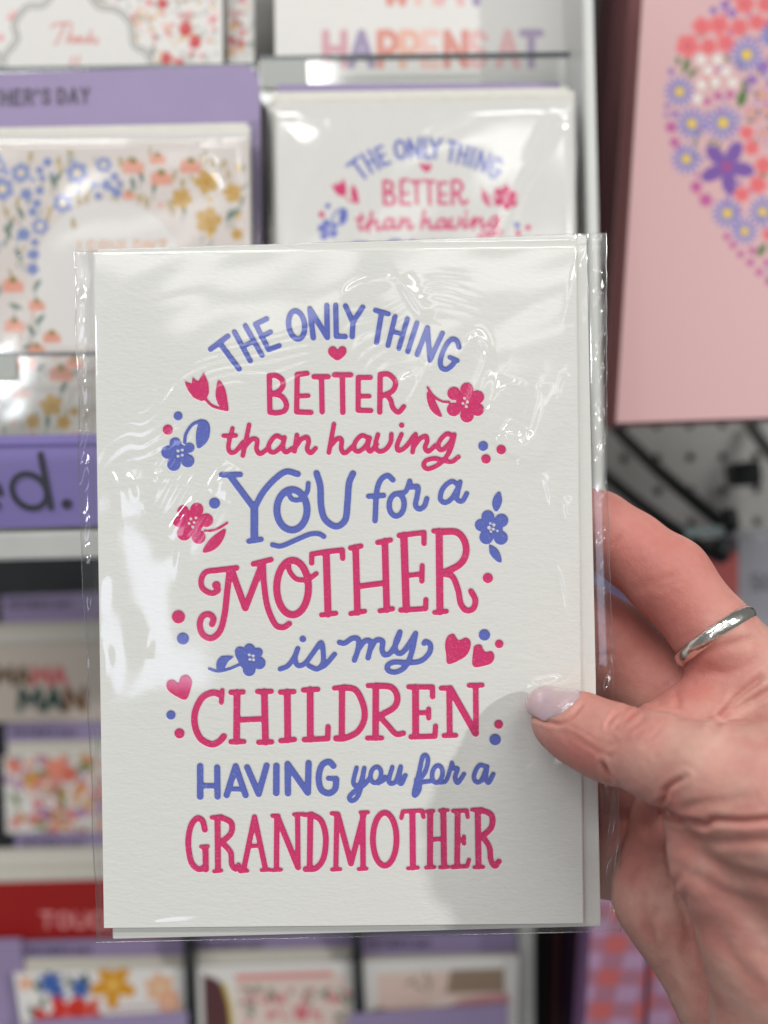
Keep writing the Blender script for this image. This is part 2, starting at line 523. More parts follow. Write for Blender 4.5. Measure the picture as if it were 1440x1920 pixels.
# zone, ink (b/p), kind: l straight, c curved, e ellipse, d dot, p smooth shape, q sharp shape, w knock-out dot ; width ; points
ART = """
A b l 37 325,463 435,380
A b l 37 385,425 508,590
A b l 36 478,352 580,538
A b l 36 548,312 655,502
A b l 32 535,447 605,408
A b l 36 685,268 614,302 698,466 765,440
A b l 34 650,382 710,352
A b e 37 878,307 51 91 -8
A b l 37 985,390 963,203 1075,388 1072,182
A b l 36 1129,180 1133,380 1190,382
A b l 36 1192,184 1240,290 1235,383
A b l 36 1303,192 1240,290
B b l 35 288,213 370,236
B b l 36 327,230 295,420
B b l 34 414,252 368,440
B b l 34 493,267 438,458
B b l 30 395,350 465,365
B b l 35 554,294 495,478
B b l 35 555,498 622,324 638,534 718,360
B b c 35 825,450 810,408 775,400 735,450 706,530 712,580 745,592 780,566 800,538
B b l 32 765,515 815,537
A p p 0 1140,535 1088,500 1081,465 1100,445 1125,446 1141,464 1158,446 1185,445 1199,466 1190,500
A p l 36 702,632 706,868
A p c 36 702,632 745,632 786,662 786,708 752,740 715,750
A p c 36 715,748 780,765 812,815 800,858 752,872 706,868
A p l 36 945,618 882,626 878,866 970,870
A p l 32 882,765 952,762
A p l 36 990,640 1080,640
A p l 36 1038,650 1042,866
A p l 36 1122,628 1226,628
A p l 36 1172,635 1175,870
B p l 35 255,645 177,645 176,856 258,858
B p l 32 180,765 248,765
B p l 36 318,625 315,868
B p c 36 318,625 372,625 416,672 398,730 330,765
B p c 34 355,752 385,790 400,840 435,868 470,832
A p c 31 466,972 440,1080 450,1125 485,1120 535,1060
A p l 30 408,1020 488,1018
A p c 32 573,950 550,1060 532,1148
A p c 32 540,1095 590,1042 624,1048 620,1105 645,1135 700,1095
A p c 32 790,1038 745,1020 703,1070 700,1112 735,1125 785,1080 800,1030 790,1090 808,1125 850,1100
A p c 32 880,1015 864,1120
A p c 32 866,1100 905,1045 945,1028 955,1062 945,1105 968,1130 1000,1100
A p c 32 1118,945 1085,1128
B p c 32 -5,1090 40,1040 70,1045 68,1105 92,1130 150,1080
B p c 32 245,1035 200,1018 158,1060 152,1105 180,1120 225,1085 250,1032 238,1090 255,1120 296,1075
B p c 32 303,1012 287,1085 312,1120 355,1105 385,1060 390,1010
B p c 32 455,1010 426,1085 438,1115 482,1090 535,1020
B p d 0 456,952 18
B p c 32 546,1010 526,1125
B p c 32 530,1095 575,1038 612,1022 620,1055 606,1095 628,1120 675,1080
B p c 32 785,1022 748,1006 702,1050 691,1095 717,1110 765,1065 795,1012 764,1120 705,1195 630,1232 598,1213 612,1180 670,1165 730,1180 780,1185 821,1155
A p q 0 155,665 205,685 207,640 245,670 280,608 312,680 315,740 300,785 265,797 215,775 175,720
A p c 19 288,778 330,822 380,842 432,852
A p p 0 377,660 415,710 432,780 437,858 380,825 358,770 360,715
A b d 0 116,892 29
A p d 0 50,980 33
A b d 0 98,1068 38
A b d 0 50,1125 43
A b d 0 88,1203 43
A b d 0 178,1180 43
A b d 0 189,1096 33
A b d 0 122,1130 58
A b w 0 115,1118 10
A b w 0 143,1112 10
A b w 0 115,1152 10
A b w 0 143,1145 10
A b c 22 158,1062 166,1010 205,950 262,922
A b p 0 240,960 265,918 300,922 322,965 312,1040 270,1090 238,1095 230,1020
B p d 0 792,747 43
B p d 0 876,720 43
B p d 0 944,770 43
B p d 0 944,850 42
B p d 0 876,890 44
B p d 0 790,850 44
B p d 0 868,805 62
B p w 0 860,779 10
B p w 0 850,812 10
B p w 0 880,803 10
B p w 0 873,833 10
B p c 17 762,802 712,797 660,762 622,708
B p p 0 622,735 662,778 690,830 716,898 670,880 635,838 618,780
B b d 0 980,1085 32
B p d 0 1096,1108 31
B p d 0 998,1168 31
C b l 38 396,105 515,103
C b l 44 455,118 606,320
C b c 42 606,322 660,220 740,130 812,84 885,100
C b l 52 606,318 606,520
C b l 36 570,532 650,520
C b e 47 848,330 97 130 0
C b c 33 953,160 945,215 905,262 850,262 822,218
C b c 44 1006,95 1030,180 1035,300 1060,390 1130,436 1190,395 1205,280 1215,160 1240,97
C b c 34 722,555 780,562 870,525 960,488 1020,484 1053,502
D b c 37 400,138 365,110 320,140 295,220 285,400
D b l 36 243,243 340,238
D b e 37 424,298 48 72 4
D b c 34 445,222 482,212 508,146
D b c 36 508,146 515,182 560,182 556,240 545,300 570,325 602,305 618,258
D b c 34 820,168 775,148 720,195 705,260 737,284 782,252 822,180 832,152 816,220 812,262 845,274 875,225
D b d 0 1010,374 42
D b d 0 1098,398 44
D b d 0 1094,510 45
D b d 0 1000,506 45
D b d 0 966,428 40
D b d 0 1045,448 62
D b w 0 1026,417 9
D b w 0 1050,427 11
D b w 0 1018,445 12
D b w 0 1046,454 10
D b w 0 1072,466 9
D b w 0 1030,471 9
D b p 0 1088,212 1102,270 1085,320 1062,342 1040,310 1040,270 1058,230
D b p 0 1022,553 1070,580 1095,630 1095,668 1060,655 1025,615 1018,580
D p d 0 1010,768 33
C b d 0 350,287 36
C p d 0 148,338 38
C p d 0 236,327 43
C p d 0 298,396 44
C p d 0 248,504 45
C p d 0 155,480 47
C p d 0 115,405 34
C p d 0 205,412 74
C p w 0 198,388 10
C p w 0 231,382 10
C p w 0 187,418 10
C p w 0 220,411 10
C p w 0 210,440 10
C p c 17 287,464 340,462 390,440 431,414
C p p 0 418,450 415,500 380,560 330,595 275,603 295,550 340,500
C p d 0 118,1017 43
C b d 0 147,1157 39
C p d 0 362,815 28
C p c 38 362,818 372,848 330,866 275,835 265,780 295,730 370,718 493,703
C p c 42 448,720 432,850 415,1000 385,1108 330,1154 275,1130 255,1065 275,1012 318,1002 344,1030 334,1065
C p l 44 462,722 548,962 652,690
C p l 37 600,678 713,650
C p c 40 662,680 668,800 690,950 740,1065 790,1085 830,1062
C p e 48 852,830 102 175 0
C p c 34 1005,740 950,775 880,776 835,728 826,682
C p l 36 975,672 975,615 1080,598 1172,588 1174,642
C p l 48 1068,605 1080,1000
C p l 34 1038,1006 1130,995
D p l 36 128,576 194,563
D p l 45 160,572 172,990
D p l 34 128,998 218,982
D p l 36 302,540 384,524
D p l 45 348,532 360,972
D p l 34 316,980 398,966
D p l 38 180,822 345,800
D p l 36 440,495 600,476 600,546
D p l 50 470,495 486,970
D p l 34 500,752 580,742
D p l 36 588,690 586,788
D p l 36 450,975 610,965 612,908
D p l 36 663,466 800,466
D p l 48 697,468 702,985
D p c 46 720,470 810,474 860,530 869,610 830,680 722,738
D p c 40 735,742 785,762 820,850 835,930 870,975 915,965 930,910 902,853
D p l 34 668,990 744,982
E b d 0 575,197 37
E b d 0 630,217 31
E b d 0 638,286 41
E b d 0 573,330 41
E b d 0 515,214 35
E b d 0 572,255 62
E b p 0 482,225 520,200 560,300 530,320 505,280
E b w 0 572,234 10
E b w 0 600,240 10
E b w 0 577,263 10
E b w 0 602,267 10
E b c 20 315,322 370,338 440,325 510,296
E b p 0 362,320 365,275 400,240 475,243 440,275 410,325 380,338
E b c 34 772,325 820,305 862,250 886,192 868,255 886,302 932,288 985,220 1036,155 1050,235 1045,290 1010,325 958,305
E b c 34 1010,325 1062,298 1122,230
E b d 0 918,132 22
F b c 36 56,154 90,158 140,127 178,135 175,200 152,268
F b c 36 176,200 215,148 248,142 258,170 240,254
F b c 36 252,205 290,142 333,146 330,200 347,234 386,218 428,145 445,87 416,160 422,214 456,222 500,170 546,96
F b c 36 546,96 520,220 480,308 420,344 370,334 366,302 410,280 500,284 580,272 634,220 640,168 612,148 600,160
F p p 0 735,170 750,115 790,98 822,138 870,122 900,150 890,210 850,255 755,293 742,230
F p p 0 915,210 925,175 965,168 992,212 1035,210 1053,245 1035,285 990,303 915,307
F b d 0 988,105 37
F p d 0 1083,163 28
E p p 0 40,430 50,400 85,392 117,412 135,372 175,362 205,400 195,460 165,521 100,498 55,465
E b d 0 70,620 30
E p d 0 125,738 33
E p l 33 400,462 394,540
E p c 44 394,492 340,476 270,510 226,600 225,690 260,770 330,808 380,790 410,758
E p l 36 456,475 534,472
E p l 46 495,475 492,790
E p l 36 456,793 538,791
E p l 36 627,470 715,468
E p l 46 670,470 678,795
E p l 36 634,796 717,793
E p l 38 500,652 660,645
E p l 36 774,474 860,470
E p l 46 818,472 821,780
E p l 36 777,786 864,778
E p l 36 922,460 1014,455
E p l 46 965,457 966,776
E p l 38 928,779 1078,772 1080,697
E p l 34 1121,448 1185,440
E p l 42 1170,445 1168,770
E p c 42 1185,442 1260,462 1308,560 1312,650 1270,728 1190,768 1132,771
F p l 34 240,432 330,430
F p l 44 290,432 288,766
F p c 42 300,432 390,442 428,502 408,570 316,625
F p c 38 325,640 370,690 420,742 466,738
F p l 34 236,769 328,768
F p l 36 502,440 654,440 655,503
F p l 46 545,442 546,755
F p l 34 552,607 620,605
F p l 34 630,582 630,640
F p l 36 516,761 670,757 674,692
F p l 34 710,448 762,446
F p l 40 762,450 765,748
F p l 46 768,450 932,738
F p l 38 932,432 935,738
F p l 34 890,430 974,428
F p l 34 728,753 804,751
F p d 0 1080,680 29
F b d 0 1058,778 37
E b l 44 258,950 258,1145
E b l 42 367,958 370,1145
E b l 36 262,1075 365,1075
E b l 42 428,1136 486,950 550,1136
E b l 33 458,1096 520,1096
E b l 42 560,957 634,1128 685,946
E b l 44 748,948 747,1122
E b l 43 822,1124 820,936 950,1120 955,930
E b c 42 1115,948 1085,921 1040,945 1020,1020 1035,1098 1085,1124 1125,1095 1133,1032
E b l 34 1133,1030 1082,1028
F b c 31 166,960 146,1045 158,1076 192,1055 216,962
F b c 31 216,962 196,1080 170,1150 135,1173 119,1150 150,1113 215,1070 255,1020
F b e 31 290,1005 33 52 12
F b c 28 305,1060 340,1040 352,1018
F b c 31 396,955 374,1040 390,1062 422,1040 450,952 438,1040 455,1062 481,1008
F b c 31 548,1040 600,1000 625,920 614,880 590,892 570,980 536,1115 545,1138 570,1100 578,1058 640,1045
F b e 31 685,1000 33 56 10
F b c 28 705,1055 745,1040 780,928
F b c 31 780,928 786,962 816,966 800,1020 818,1056 858,1000
F b c 31 1000,952 955,945 922,1010 935,1050 970,1040 1006,952 998,1020 1015,1056 1046,1000
G p c 27 178,330 168,294 145,286 121,320 112,385 125,460 155,487 182,474
G p l 28 180,400 182,488
G p l 19 163,398 190,396
G p l 21 206,282 245,278
G p l 28 228,282 230,490
G p c 27 240,280 282,302 281,345 242,382
G p c 26 250,385 280,420 285,468 300,486 312,472
G p l 18 214,496 244,493
G p l 25 332,488 375,280 418,484
G p l 19 352,396 398,393
G p l 18 318,496 347,493
G p l 18 403,491 436,489
G p l 20 446,275 470,275
G p l 25 464,278 462,485
G p l 27 466,278 548,480
G p l 24 546,270 548,480
G p l 19 532,270 570,268
G p l 18 446,491 480,489
G p l 20 572,272 600,268
G p l 27 597,270 594,485
G p c 27 602,270 640,295 658,360 650,440 620,482 578,487
G p l 20 682,266 703,266
G p l 24 702,270 698,485
G p l 26 706,270 758,465 810,266
G p l 26 805,270 806,482
G p l 19 796,262 826,261
G p l 18 682,489 716,487
G p l 18 788,487 820,485
G p e 27 892,368 47 105 0
G p l 20 958,284 964,258 1040,254 1046,280
G p l 28 1002,260 1004,480
G p l 18 984,484 1024,481
G p l 19 1060,258 1086,256
G p l 28 1073,260 1072,476
G p l 21 1080,370 1122,366
G p l 28 1125,255 1128,476
G p l 19 1112,255 1142,253
G p l 18 1056,481 1090,479
G p l 18 1112,480 1144,478
G p l 20 1164,256 1218,254 1222,280
G p l 27 1182,258 1180,475
G p l 19 1186,372 1206,370
G p l 20 1207,358 1207,386
G p l 20 1160,479 1220,475 1227,450
G p l 20 1240,251 1280,250
G p l 28 1262,254 1265,476
G p c 27 1275,252 1316,272 1316,320 1276,360
G p c 26 1285,362 1308,400 1314,450 1330,474 1346,456
G p l 18 1248,480 1284,478
"""

def art_shapes():
    out = []
    for ln in ART.strip().splitlines():
        z, ink, kind, w, *rest = ln.split()
        x0, y0, s = ZONES[z]
        w = float(w) / s * (0.88 if z == 'G' else 0.97)
        if kind == 'e':
            cx, cy = map(float, rest[0].split(','))
            rx, ry, rot = map(float, rest[1:])
            t = np.linspace(0, 2 * np.pi, 49)
            a = math.radians(rot)
            ex, ey = rx * np.cos(t), ry * np.sin(t)
            P = np.stack([cx + ex * math.cos(a) - ey * math.sin(a), cy + ex * math.sin(a) + ey * math.cos(a)], 1)
        elif kind in 'dw':
            P = np.array([list(map(float, rest[0].split(',')))])
            w = 2 * float(rest[1]) / s
        else:
            P = np.array([list(map(float, r.split(','))) for r in rest])
            if kind == 'c': P = catmull(P, 9)
            if kind == 'p': P = catmull(P, 8, True)
        P = P / s + np.array([x0, y0])
        out.append((ink, kind, w, P))
    return out
SHAPES = art_shapes()

def sdf_pair(X, Y, scale=1.0, ox=0.0, oy=0.0):
    """signed distances (pixels) to the blue and the pink ink"""
    S = {'b': np.full(X.shape, 60.0), 'p': np.full(X.shape, 60.0)}
    xs = X[0]; ys = Y[:, 0]
    for ink, kind, w, P in SHAPES:
        Q = P * scale + np.array([ox, oy]); ww = w * scale
        R = ww / 2 + 14
        c0, c1 = np.searchsorted(xs, [Q[:, 0].min() - R, Q[:, 0].max() + R])
        r0, r1 = np.searchsorted(ys, [Q[:, 1].min() - R, Q[:, 1].max() + R])
        if c1 <= c0 or r1 <= r0: continue
        sl = (slice(r0, r1), slice(c0, c1))
        if kind in 'pq':
            d = poly_sd(X[sl], Y[sl], Q)
        else:
            d = seg_dist(X[sl], Y[sl], Q) - ww / 2
        if kind == 'w':
            S[ink][sl] = np.maximum(S[ink][sl], -d)
        else:
            S[ink][sl] = np.minimum(S[ink][sl], d)
    return S['b'], S['p']

BLUE_INK = (0.115, 0.155, 0.55)
PINK_INK = (0.70, 0.030, 0.170)
M_LETTER = letterpress('letterpress_card', BLUE_INK, PINK_INK)

# ================================================================== THE SETTING BEHIND
wall_q = rect(-700, -700, 2200, 2700)
w_ = slab_mesh('back_wall', wall_q, 0.78, 0.02, np.zeros(3), M_WALL)
tag(w_, kind='structure')

# pegboard with real holes, 25.4 mm pitch
def pegboard():
    pitch = 0.0254
    nx, nz = 13, 17
    o = at(1232, 797, 0.70)
    verts = []; faces = []
    R = 0.0036; K = 12
    for j in range(nz):
        for i in range(nx):
            cx = (i - 4) * pitch; cz = (4 - j) * pitch
            b = len(verts)
            h = pitch / 2
            ring = []
            for k in range(K):
                a = 2 * math.pi * (k + .5) / K
                ring.append((math.cos(a), math.sin(a)))
            for (x, z) in ring:
                s = h / max(abs(x), abs(z))
                verts.append((cx + x * s, 0, cz + z * s))
            for (x, z) in ring:
                verts.append((cx + x * R, 0, cz + z * R))
            for (x, z) in ring:
                verts.append((cx + x * R, 0.005, cz + z * R))
            for k in range(K):
                k2 = (k + 1) % K
                faces.append((b + k, b + k2, b + K + k2, b + K + k))
                faces.append((b + K + k, b + K + k2, b + 2 * K + k2, b + 2 * K + k))
    me = mesh_from('pegboard', np.array(verts), np.array(faces))
    bm = bmesh.new(); bm.from_mesh(me)
    bmesh.ops.recalc_face_normals(bm, faces=bm.faces)
    bm.to_mesh(me); bm.free()
    ob = link('pegboard', me, plain('pegboard_paint', (0.74, 0.73, 0.70), 0.6, var=0.05), loc=o)
    return tag(ob, kind='structure')
pegboard()

# grey back of the upper rack
q = rect(-500, -500, 1092, 1010, 12)
tag(slab_mesh('rack_back_panel', q, 0.43, 0.004, np.zeros(3), M_BACK), kind='structure')

# right upright of the upper rack
def upright(name, quad, depth, thick, mat, label):
    org = base_of(quad, depth)
    o = slab_mesh(name, quad, depth, thick, org, mat, None, bevel=0.0008)
    o.location = org
    return tag(o, label, 'rack post')
upright('rack_upright', [(1083, -400), (1104, -400), (1136, 1010), (1114, 1010)], 0.338, 0.09, M_POST,
        'white metal upright between the card rack and the pink gift bags')
upright('rack_upright', [(972, 1560), (1001, 1560), (1003, 2150), (974, 2150)], 0.63, 0.10, M_SHELF,
        'grey metal upright beside the low card pockets, next to dark wrapping rolls')

# ------------------------------------------------------------------ upper rack: back row
def lip(name, quad, depth, label, edge_h=8, tab=None):
    org = base_of(quad, depth)
    t = thing(name, org, label, 'card holder', 'clear card holders of the rack')
    slab_mesh('front_sheet', quad, depth, 0.0018, org, M_ACRYL, t)
    (x0, y0), (x1, y1), _, _ = quad
    slab_mesh('edge_strip', [(x0, y0 - edge_h), (x1, y1 - edge_h), (x1, y1 - .5), (x0, y0 - .5)], depth, 0.0022, org, M_ACRYL_EDGE, t, bevel=0.0003)
    if tab:
        slab_mesh('label_tab', tab, depth - 0.0012, 0.0008, org, M_TAB, t)
    return t
M_TAB = plain('frosted_tab', (0.42, 0.44, 0.42), 0.6, var=0.03)

# card reading WHAT HAPPENS AT
q = rect(512, -330, 1068, 300, 6)
cv = Canvas(q, 3.0, PAPER_BG)
C_ = [srgb(205, 130, 150), srgb(125, 100, 160), srgb(215, 105, 80), srgb(232, 165, 140), srgb(235, 185, 175), srgb(212, 100, 78), srgb(228, 172, 172), srgb(228, 165, 170), srgb(150, 125, 175)]
C_ = [c * .72 + PAPER_BG * .28 for c in C_]  # haze of the acrylic sheet mixed into the letter colours
for ch, x, w, c in zip('HAPPENSAT', (611, 659, 713, 755, 795, 838, 882, 935, 980), (34, 38, 30, 28, 26, 34, 28, 34, 32), C_):
    cv.text(ch, x, 63, 60, w, 0, 15, c)
for ch, x, w, c in zip('WHAT', (720, 784, 826, 876), (34, 32, 38, 34), (C_[2], C_[4], C_[7], C_[1])):
    cv.text(ch, x, -52, 58, w, 0, 15, c)
printed_card('greeting_card', q, 0.374, cv, 'white card with HAPPENS AT in pink, purple and coral capitals', 'card')

# floral Thanks card and its narrow neighbour
def ditsy(cv, x0, y0, x1, y1, n, seed, cols, leafc, r0=3, r1=9):
    r = random.Random(seed)
    for k in range(n):
        x, y = r.uniform(x0, x1), r.uniform(y0, y1)
        t = r.random()
        if t < .5:
            cv.leaf(x, y, r.uniform(4, 9), r.uniform(1.2, 2.6), r.uniform(0, 180), leafc[r.randrange(len(leafc))])
        else:
            cv.flower(x, y, r.uniform(r0, r1), 5, cols[r.randrange(len(cols))], None, r.uniform(0, 72))

q = rect(-150, -360, 414, 300, 5)
cv = Canvas(q, 3.0, PAPER_BG)
ditsy(cv, 215, -120, 408, 300, 560, 3, [srgb(226, 160, 168), srgb(236, 186, 188), srgb(216, 182, 130), srgb(214, 120, 125)], [srgb(140, 146, 135), srgb(165, 165, 160), srgb(124, 132, 128)], 2.5, 6)
ditsy(cv, -150, -200, 240, 300, 260, 4, [srgb(226, 160, 165), srgb(236, 186, 188)], [srgb(130, 140, 125), srgb(160, 160, 150)])
for x, y, r in ((348, 55, 12), (366, 79, 11), (312, 110, 10), (338, 120, 8), (305, 8, 9), (450, 0, 10)):
    cv.ell(x, y, r, r * 1.2, 0, srgb(196, 60, 66))
    cv.ell(x - 2, y - 3, r * .4, r * .4, 0, srgb(225, 120, 120))
# scalloped white plaque with double grey line
pl = [(-80, 140), (-20, 90), (5, 125), (10, 105), (32, 75), (28, 45), (52, 14), (85, 8), (120, -40), (150, -40), (182, 10), (220, 20), (245, 45), (252, 85), (275, 100), (287, 135), (290, 200), (260, 300), (0, 320)]
cv.poly(pl, np.array([0.74, 0.73, 0.71]), True)
cv.line(pl + pl[:1], 11, srgb(132, 132, 128), True)
cv.line(pl + pl[:1], 4, srgb(226, 225, 220), True)
COR = srgb(205, 88, 84)
cv.line([(97, 52), (106, 46), (122, 45), (134, 44)], 3.2, COR, True)
cv.line([(122, 45), (116, 62), (108, 80), (103, 83)], 3.2, COR, True)
cv.line([(136, 50), (131, 66), (126, 81)], 2.8, COR, True)
cv.line([(127, 78), (134, 69), (137, 72), (135, 81), (141, 79), (149, 70), (143, 72), (141, 79), (147, 80), (151, 72), (149, 81)], 2.4, COR, True)
cv.line([(150, 80), (156, 71), (159, 74), (158, 81), (164, 78), (172, 58), (165, 80), (174, 70), (168, 75), (173, 81), (180, 73), (184, 75), (184, 82), (177, 82)], 2.4, COR, True)
cv.line([(138, 108), (134, 120), (131, 130)], 3, COR, True)
cv.line([(150, 107), (146, 120), (142, 130)], 3, COR, True)
printed_card('greeting_card', q, 0.374, cv, 'floral card with Thanks in coral script on a scalloped plaque', 'card')

q = rect(424, -360, 474, 300, 5)
cv = Canvas(q, 3.0, PAPER_BG)
ditsy(cv, 432, -200, 474, 300, 150, 9, [srgb(226, 150, 160), srgb(220, 170, 110), srgb(196, 60, 66)], [srgb(130, 140, 125), srgb(150, 150, 150)])
printed_card('greeting_card', q, 0.385, cv, 'narrow strip of floral card beside the Thanks card', 'card')

# purple divider whose top peeks out above the displayed grandmother card
q = rect(520, 158, 1050, 420, 6, 3)
slab_mesh_o = slab_mesh('divider', q, 0.352, 0.0008, base_of(q, 0.352), M_PURPLE)
slab_mesh_o.location = base_of(q, 0.352)
tag(slab_mesh_o, 'purple divider peeking out above the displayed card with blue and pink lettering', 'divider')
lip('card_holder', [(486, 112), (1070, 104), (1078, 420), (492, 430)], 0.362,
    'clear holder sheet across the HAPPENS AT card', 8, [(488, 112), (574, 111), (575, 164), (489, 166)])
lip('card_holder', [(-300, 138), (480, 126), (484, 430), (-300, 440)], 0.362,
    'clear holder sheet across the Thanks card above the MOTHER\'S DAY header', 9)

# ------------------------------------------------------------------ front row: the same card on display
SC = 0.618
BX, BY = 798 - 631 * SC, 315 - 663 * SC
def bg_quad(dx=0, dy=0):
    return [(517 + dx, 197 + dy), (1074 + dx, 188 + dy), (1084 + dx, 975 + dy), (528 + dx, 983 + dy)]
q = bg_quad()
cv = Canvas(q, 2.4, np.array([0.78, 0.775, 0.75]))
gx = np.arange(500, 1100, 2.4); gy = np.arange(170, 1000, 2.4)
GX, GY = np.meshgrid(gx, gy)
sb, sp = sdf_pair(GX, GY, SC, BX, BY)
ix = np.clip(((cv.X - 500) / 2.4).round().astype(int), 0, len(gx) - 1)
iy = np.clip(((cv.Y - 170) / 2.4).round().astype(int), 0, len(gy) - 1)
for s_, ink in ((sb, BLUE_INK), (sp, PINK_INK)):
    a = np.clip(0.5 - s_[iy, ix] / 2.6, 0, 1)[..., None]
    cv.col = cv.col * (1 - a) + np.array(ink) * a
printed_card('greeting_card', q, 0.335, cv, 'displayed copy of the held card, THE ONLY THING BETTER in blue and pink', 'card')
STACK = 'blank white edges of stacked cards behind the displayed blue and pink card'
for k, (dx, dy) in enumerate(((-4, -9), (3, -17), (-8, -24))):
    qq = bg_quad(dx, dy); dd = 0.338 + 0.0028 * k
    o = slab_mesh('envelope', qq, dd, 0.0009, base_of(qq, dd), M_STOCKEDGE); o.location = base_of(qq, dd)
    tag(o, STACK, 'envelope', 'cards stacked behind the displayed card')

def bg_sleeve(quad, depth, label, seed, amp=0.0003, wl=22, folds=()):
    org = base_of(quad, depth)
    q_ = np.array(quad, float)
    nu, nv = 200, 260
    wl = wl * 2.2
    c = np.array(corners(quad, depth))
    u = np.linspace(0, 1, nu)[None, :, None]; v = np.linspace(0, 1, nv)[:, None, None]
    P = (1 - v) * ((1 - u) * c[0] + u * c[1]) + v * ((1 - u) * c[3] + u * c[2])
    n = fft_noise(nv, nu, wl, seed, 2.2, 0.6)
    e = np.minimum(np.minimum(u, 1 - u), np.minimum(v, 1 - v))[..., 0]
    z = -amp * n * np.clip(e * 8, 0, 1) + 0.004 * np.clip(1 - e * 16, 0, 1) ** 2
    U2 = u[..., 0] * 114.0 + 0 * v[..., 0]; V2 = v[..., 0] * 160.0 + 0 * u[..., 0]
    for pts, h_, w_mm in folds:                    # creases in mm across the sleeve
        z = z - h_ / 1000.0 * np.exp(-(seg_dist(U2, V2, catmull(pts, 8)) / w_mm) ** 2)
    P = P + z[..., None] * FW - org
    t = thing('plastic_sleeve', org, label, 'sleeve')
    link('front_film', mesh_from('front_film', P.reshape(-1, 3), grid_quads(nv, nu), True), M_FILM_BG, t)
    back = [p + FW * 0.009 - org for p in c]
    link('back_film', mesh_from('back_film', back, [(0, 1, 2, 3)]), M_FILM_BG, t)
    return t
bg_sleeve([(494, 180), (1090, 166), (1102, 1000), (505, 1005)], 0.3325, 'glossy clear sleeve on the displayed blue and pink card', 5, folds=[([(111, 4), (100, 22), (90, 38), (80, 62)], .75, 1.6), ([(104, 6), (94, 24)], .4, 1.0), ([(60, 14), (74, 8)], .5, 1.3), ([(14, 8), (22, 11)], .4, 1.2)])

# ------------------------------------------------------------------ left: MOTHER'S DAY header and flower-wreath card
def rounded_quad_sheet(name, quad, depth, thick, mat, cv, rad_px, label, cat):
    """sheet with a rounded upper right corner"""
    org = base_of(quad, depth)
    t = thing(name, org, label, cat)
    (x0, y0), (x1, y1), (x2, y2), (x3, y3) = quad
    pts = [(x0, y0)]
    for k in range(9):
        a = math.pi / 2 * (1 - k / 8)
        pts.append((x1 - rad_px + rad_px * math.cos(a), y1 + rad_px - rad_px * math.sin(a)))
    pts += [(x2, y2), (x3, y3)]
    P = np.array([at(x, y, depth) - org for x, y in pts])
    bm = bmesh.new()
    vs_ = [bm.verts.new(p) for p in P]
    f = bm.faces.new(vs_[::-1])
    r = bmesh.ops.extrude_face_region(bm, geom=[f])
    bmesh.ops.translate(bm, verts=[e for e in r['geom'] if isinstance(e, bmesh.types.BMVert)], vec=Vector(FW * thick))
    bmesh.ops.recalc_face_normals(bm, faces=bm.faces)
    me = bpy.data.meshes.new('board'); bm.to_mesh(me); bm.free()
    link('board', me, mat, t)
    return t, org
q = [(-330, 148), (487, 122), (497, 700), (-330, 715)]
t, org = rounded_quad_sheet('header_board', q, 0.348, 0.0016, M_PURPLE, None, 34, "purple header board reading MOTHER'S DAY above the flower wreath card", 'sign')
hq = [(-170, 150), (200, 138), (203, 210), (-170, 222)]
cv = Canvas(hq, 1.6, srgb(152, 138, 176))
hx = -63
for ch in "MOTHER'S DAY":
    if ch == ' ':
        hx += 8; continue
    w = 13 * FW_.get(ch, 1.0)
    cv.text(ch, hx, 168 - (hx - 80) * 0.030, 25, w, 0, 4.4, INKDARK)
    hx += w + 8.6
print_mesh('lettering', cv, 0.348, org, M_PRINT_GLOSS, t, 0.0003, True)

q = [(-110, 258), (466, 246), (476, 838), (-100, 850)]
cv = Canvas(q, 2.4, np.array([0.76, 0.745, 0.72]))
B1, B2 = srgb(118, 134, 196), srgb(140, 158, 214)
LEAF, GOLD, CORAL, MUST = srgb(112, 132, 122), srgb(176, 154, 92), srgb(228, 160, 140), srgb(206, 160, 52)
CREAM = srgb(240, 224, 180)
rr = random.Random(4)
cv.poly([(-110, 270), (466, 262), (474, 830), (-110, 838)], np.array([0.72, 0.66, 0.63]))
for k in range(330):
    x, y = rr.uniform(-100, 460), rr.uniform(285, 830)
    if ((x - 205) / 150) ** 2 + ((y - 510) / 150) ** 2 < 1 or (75 < x < 335 and 510 < y < 655): continue
    if rr.random() < .7:
        cv.leaf(x, y, rr.uniform(7, 13), rr.uniform(1.2, 3), 90 + rr.uniform(-45, 45), [srgb(150, 160, 140), srgb(176, 158, 110), srgb(128, 146, 140)][k % 3])
    else:
        cv.flower(x, y, rr.uniform(4, 7), 5, [srgb(150, 166, 212), srgb(230, 180, 165), srgb(220, 186, 110)][0 if x < 200 and y < 500 else (2 if x > 320 else 1)], None, rr.uniform(0, 70))
arch = [(205 + 138 * math.cos(a), 515 - 138 * math.sin(a)) for a in np.linspace(0, math.pi, 30)] + [(67, 650), (343, 650)]
cv.poly(arch, np.array([0.78, 0.765, 0.75]))
for x, y in ((110, 305), (113, 318), (60, 295), (215, 370), (148, 375), (160, 372), (92, 395), (88, 410), (225, 305), (330, 330), (345, 345), (262, 372), (275, 380), (318, 385), (420, 310), (428, 330), (325, 395), (15, 400), (30, 380), (380, 300), (395, 306), (70, 430), (140, 420)):
    for k in range(3):
        cv.leaf(x + rr.uniform(-5, 5), y, 12, 1.6, 90 + rr.uniform(-25, 25), GOLD)
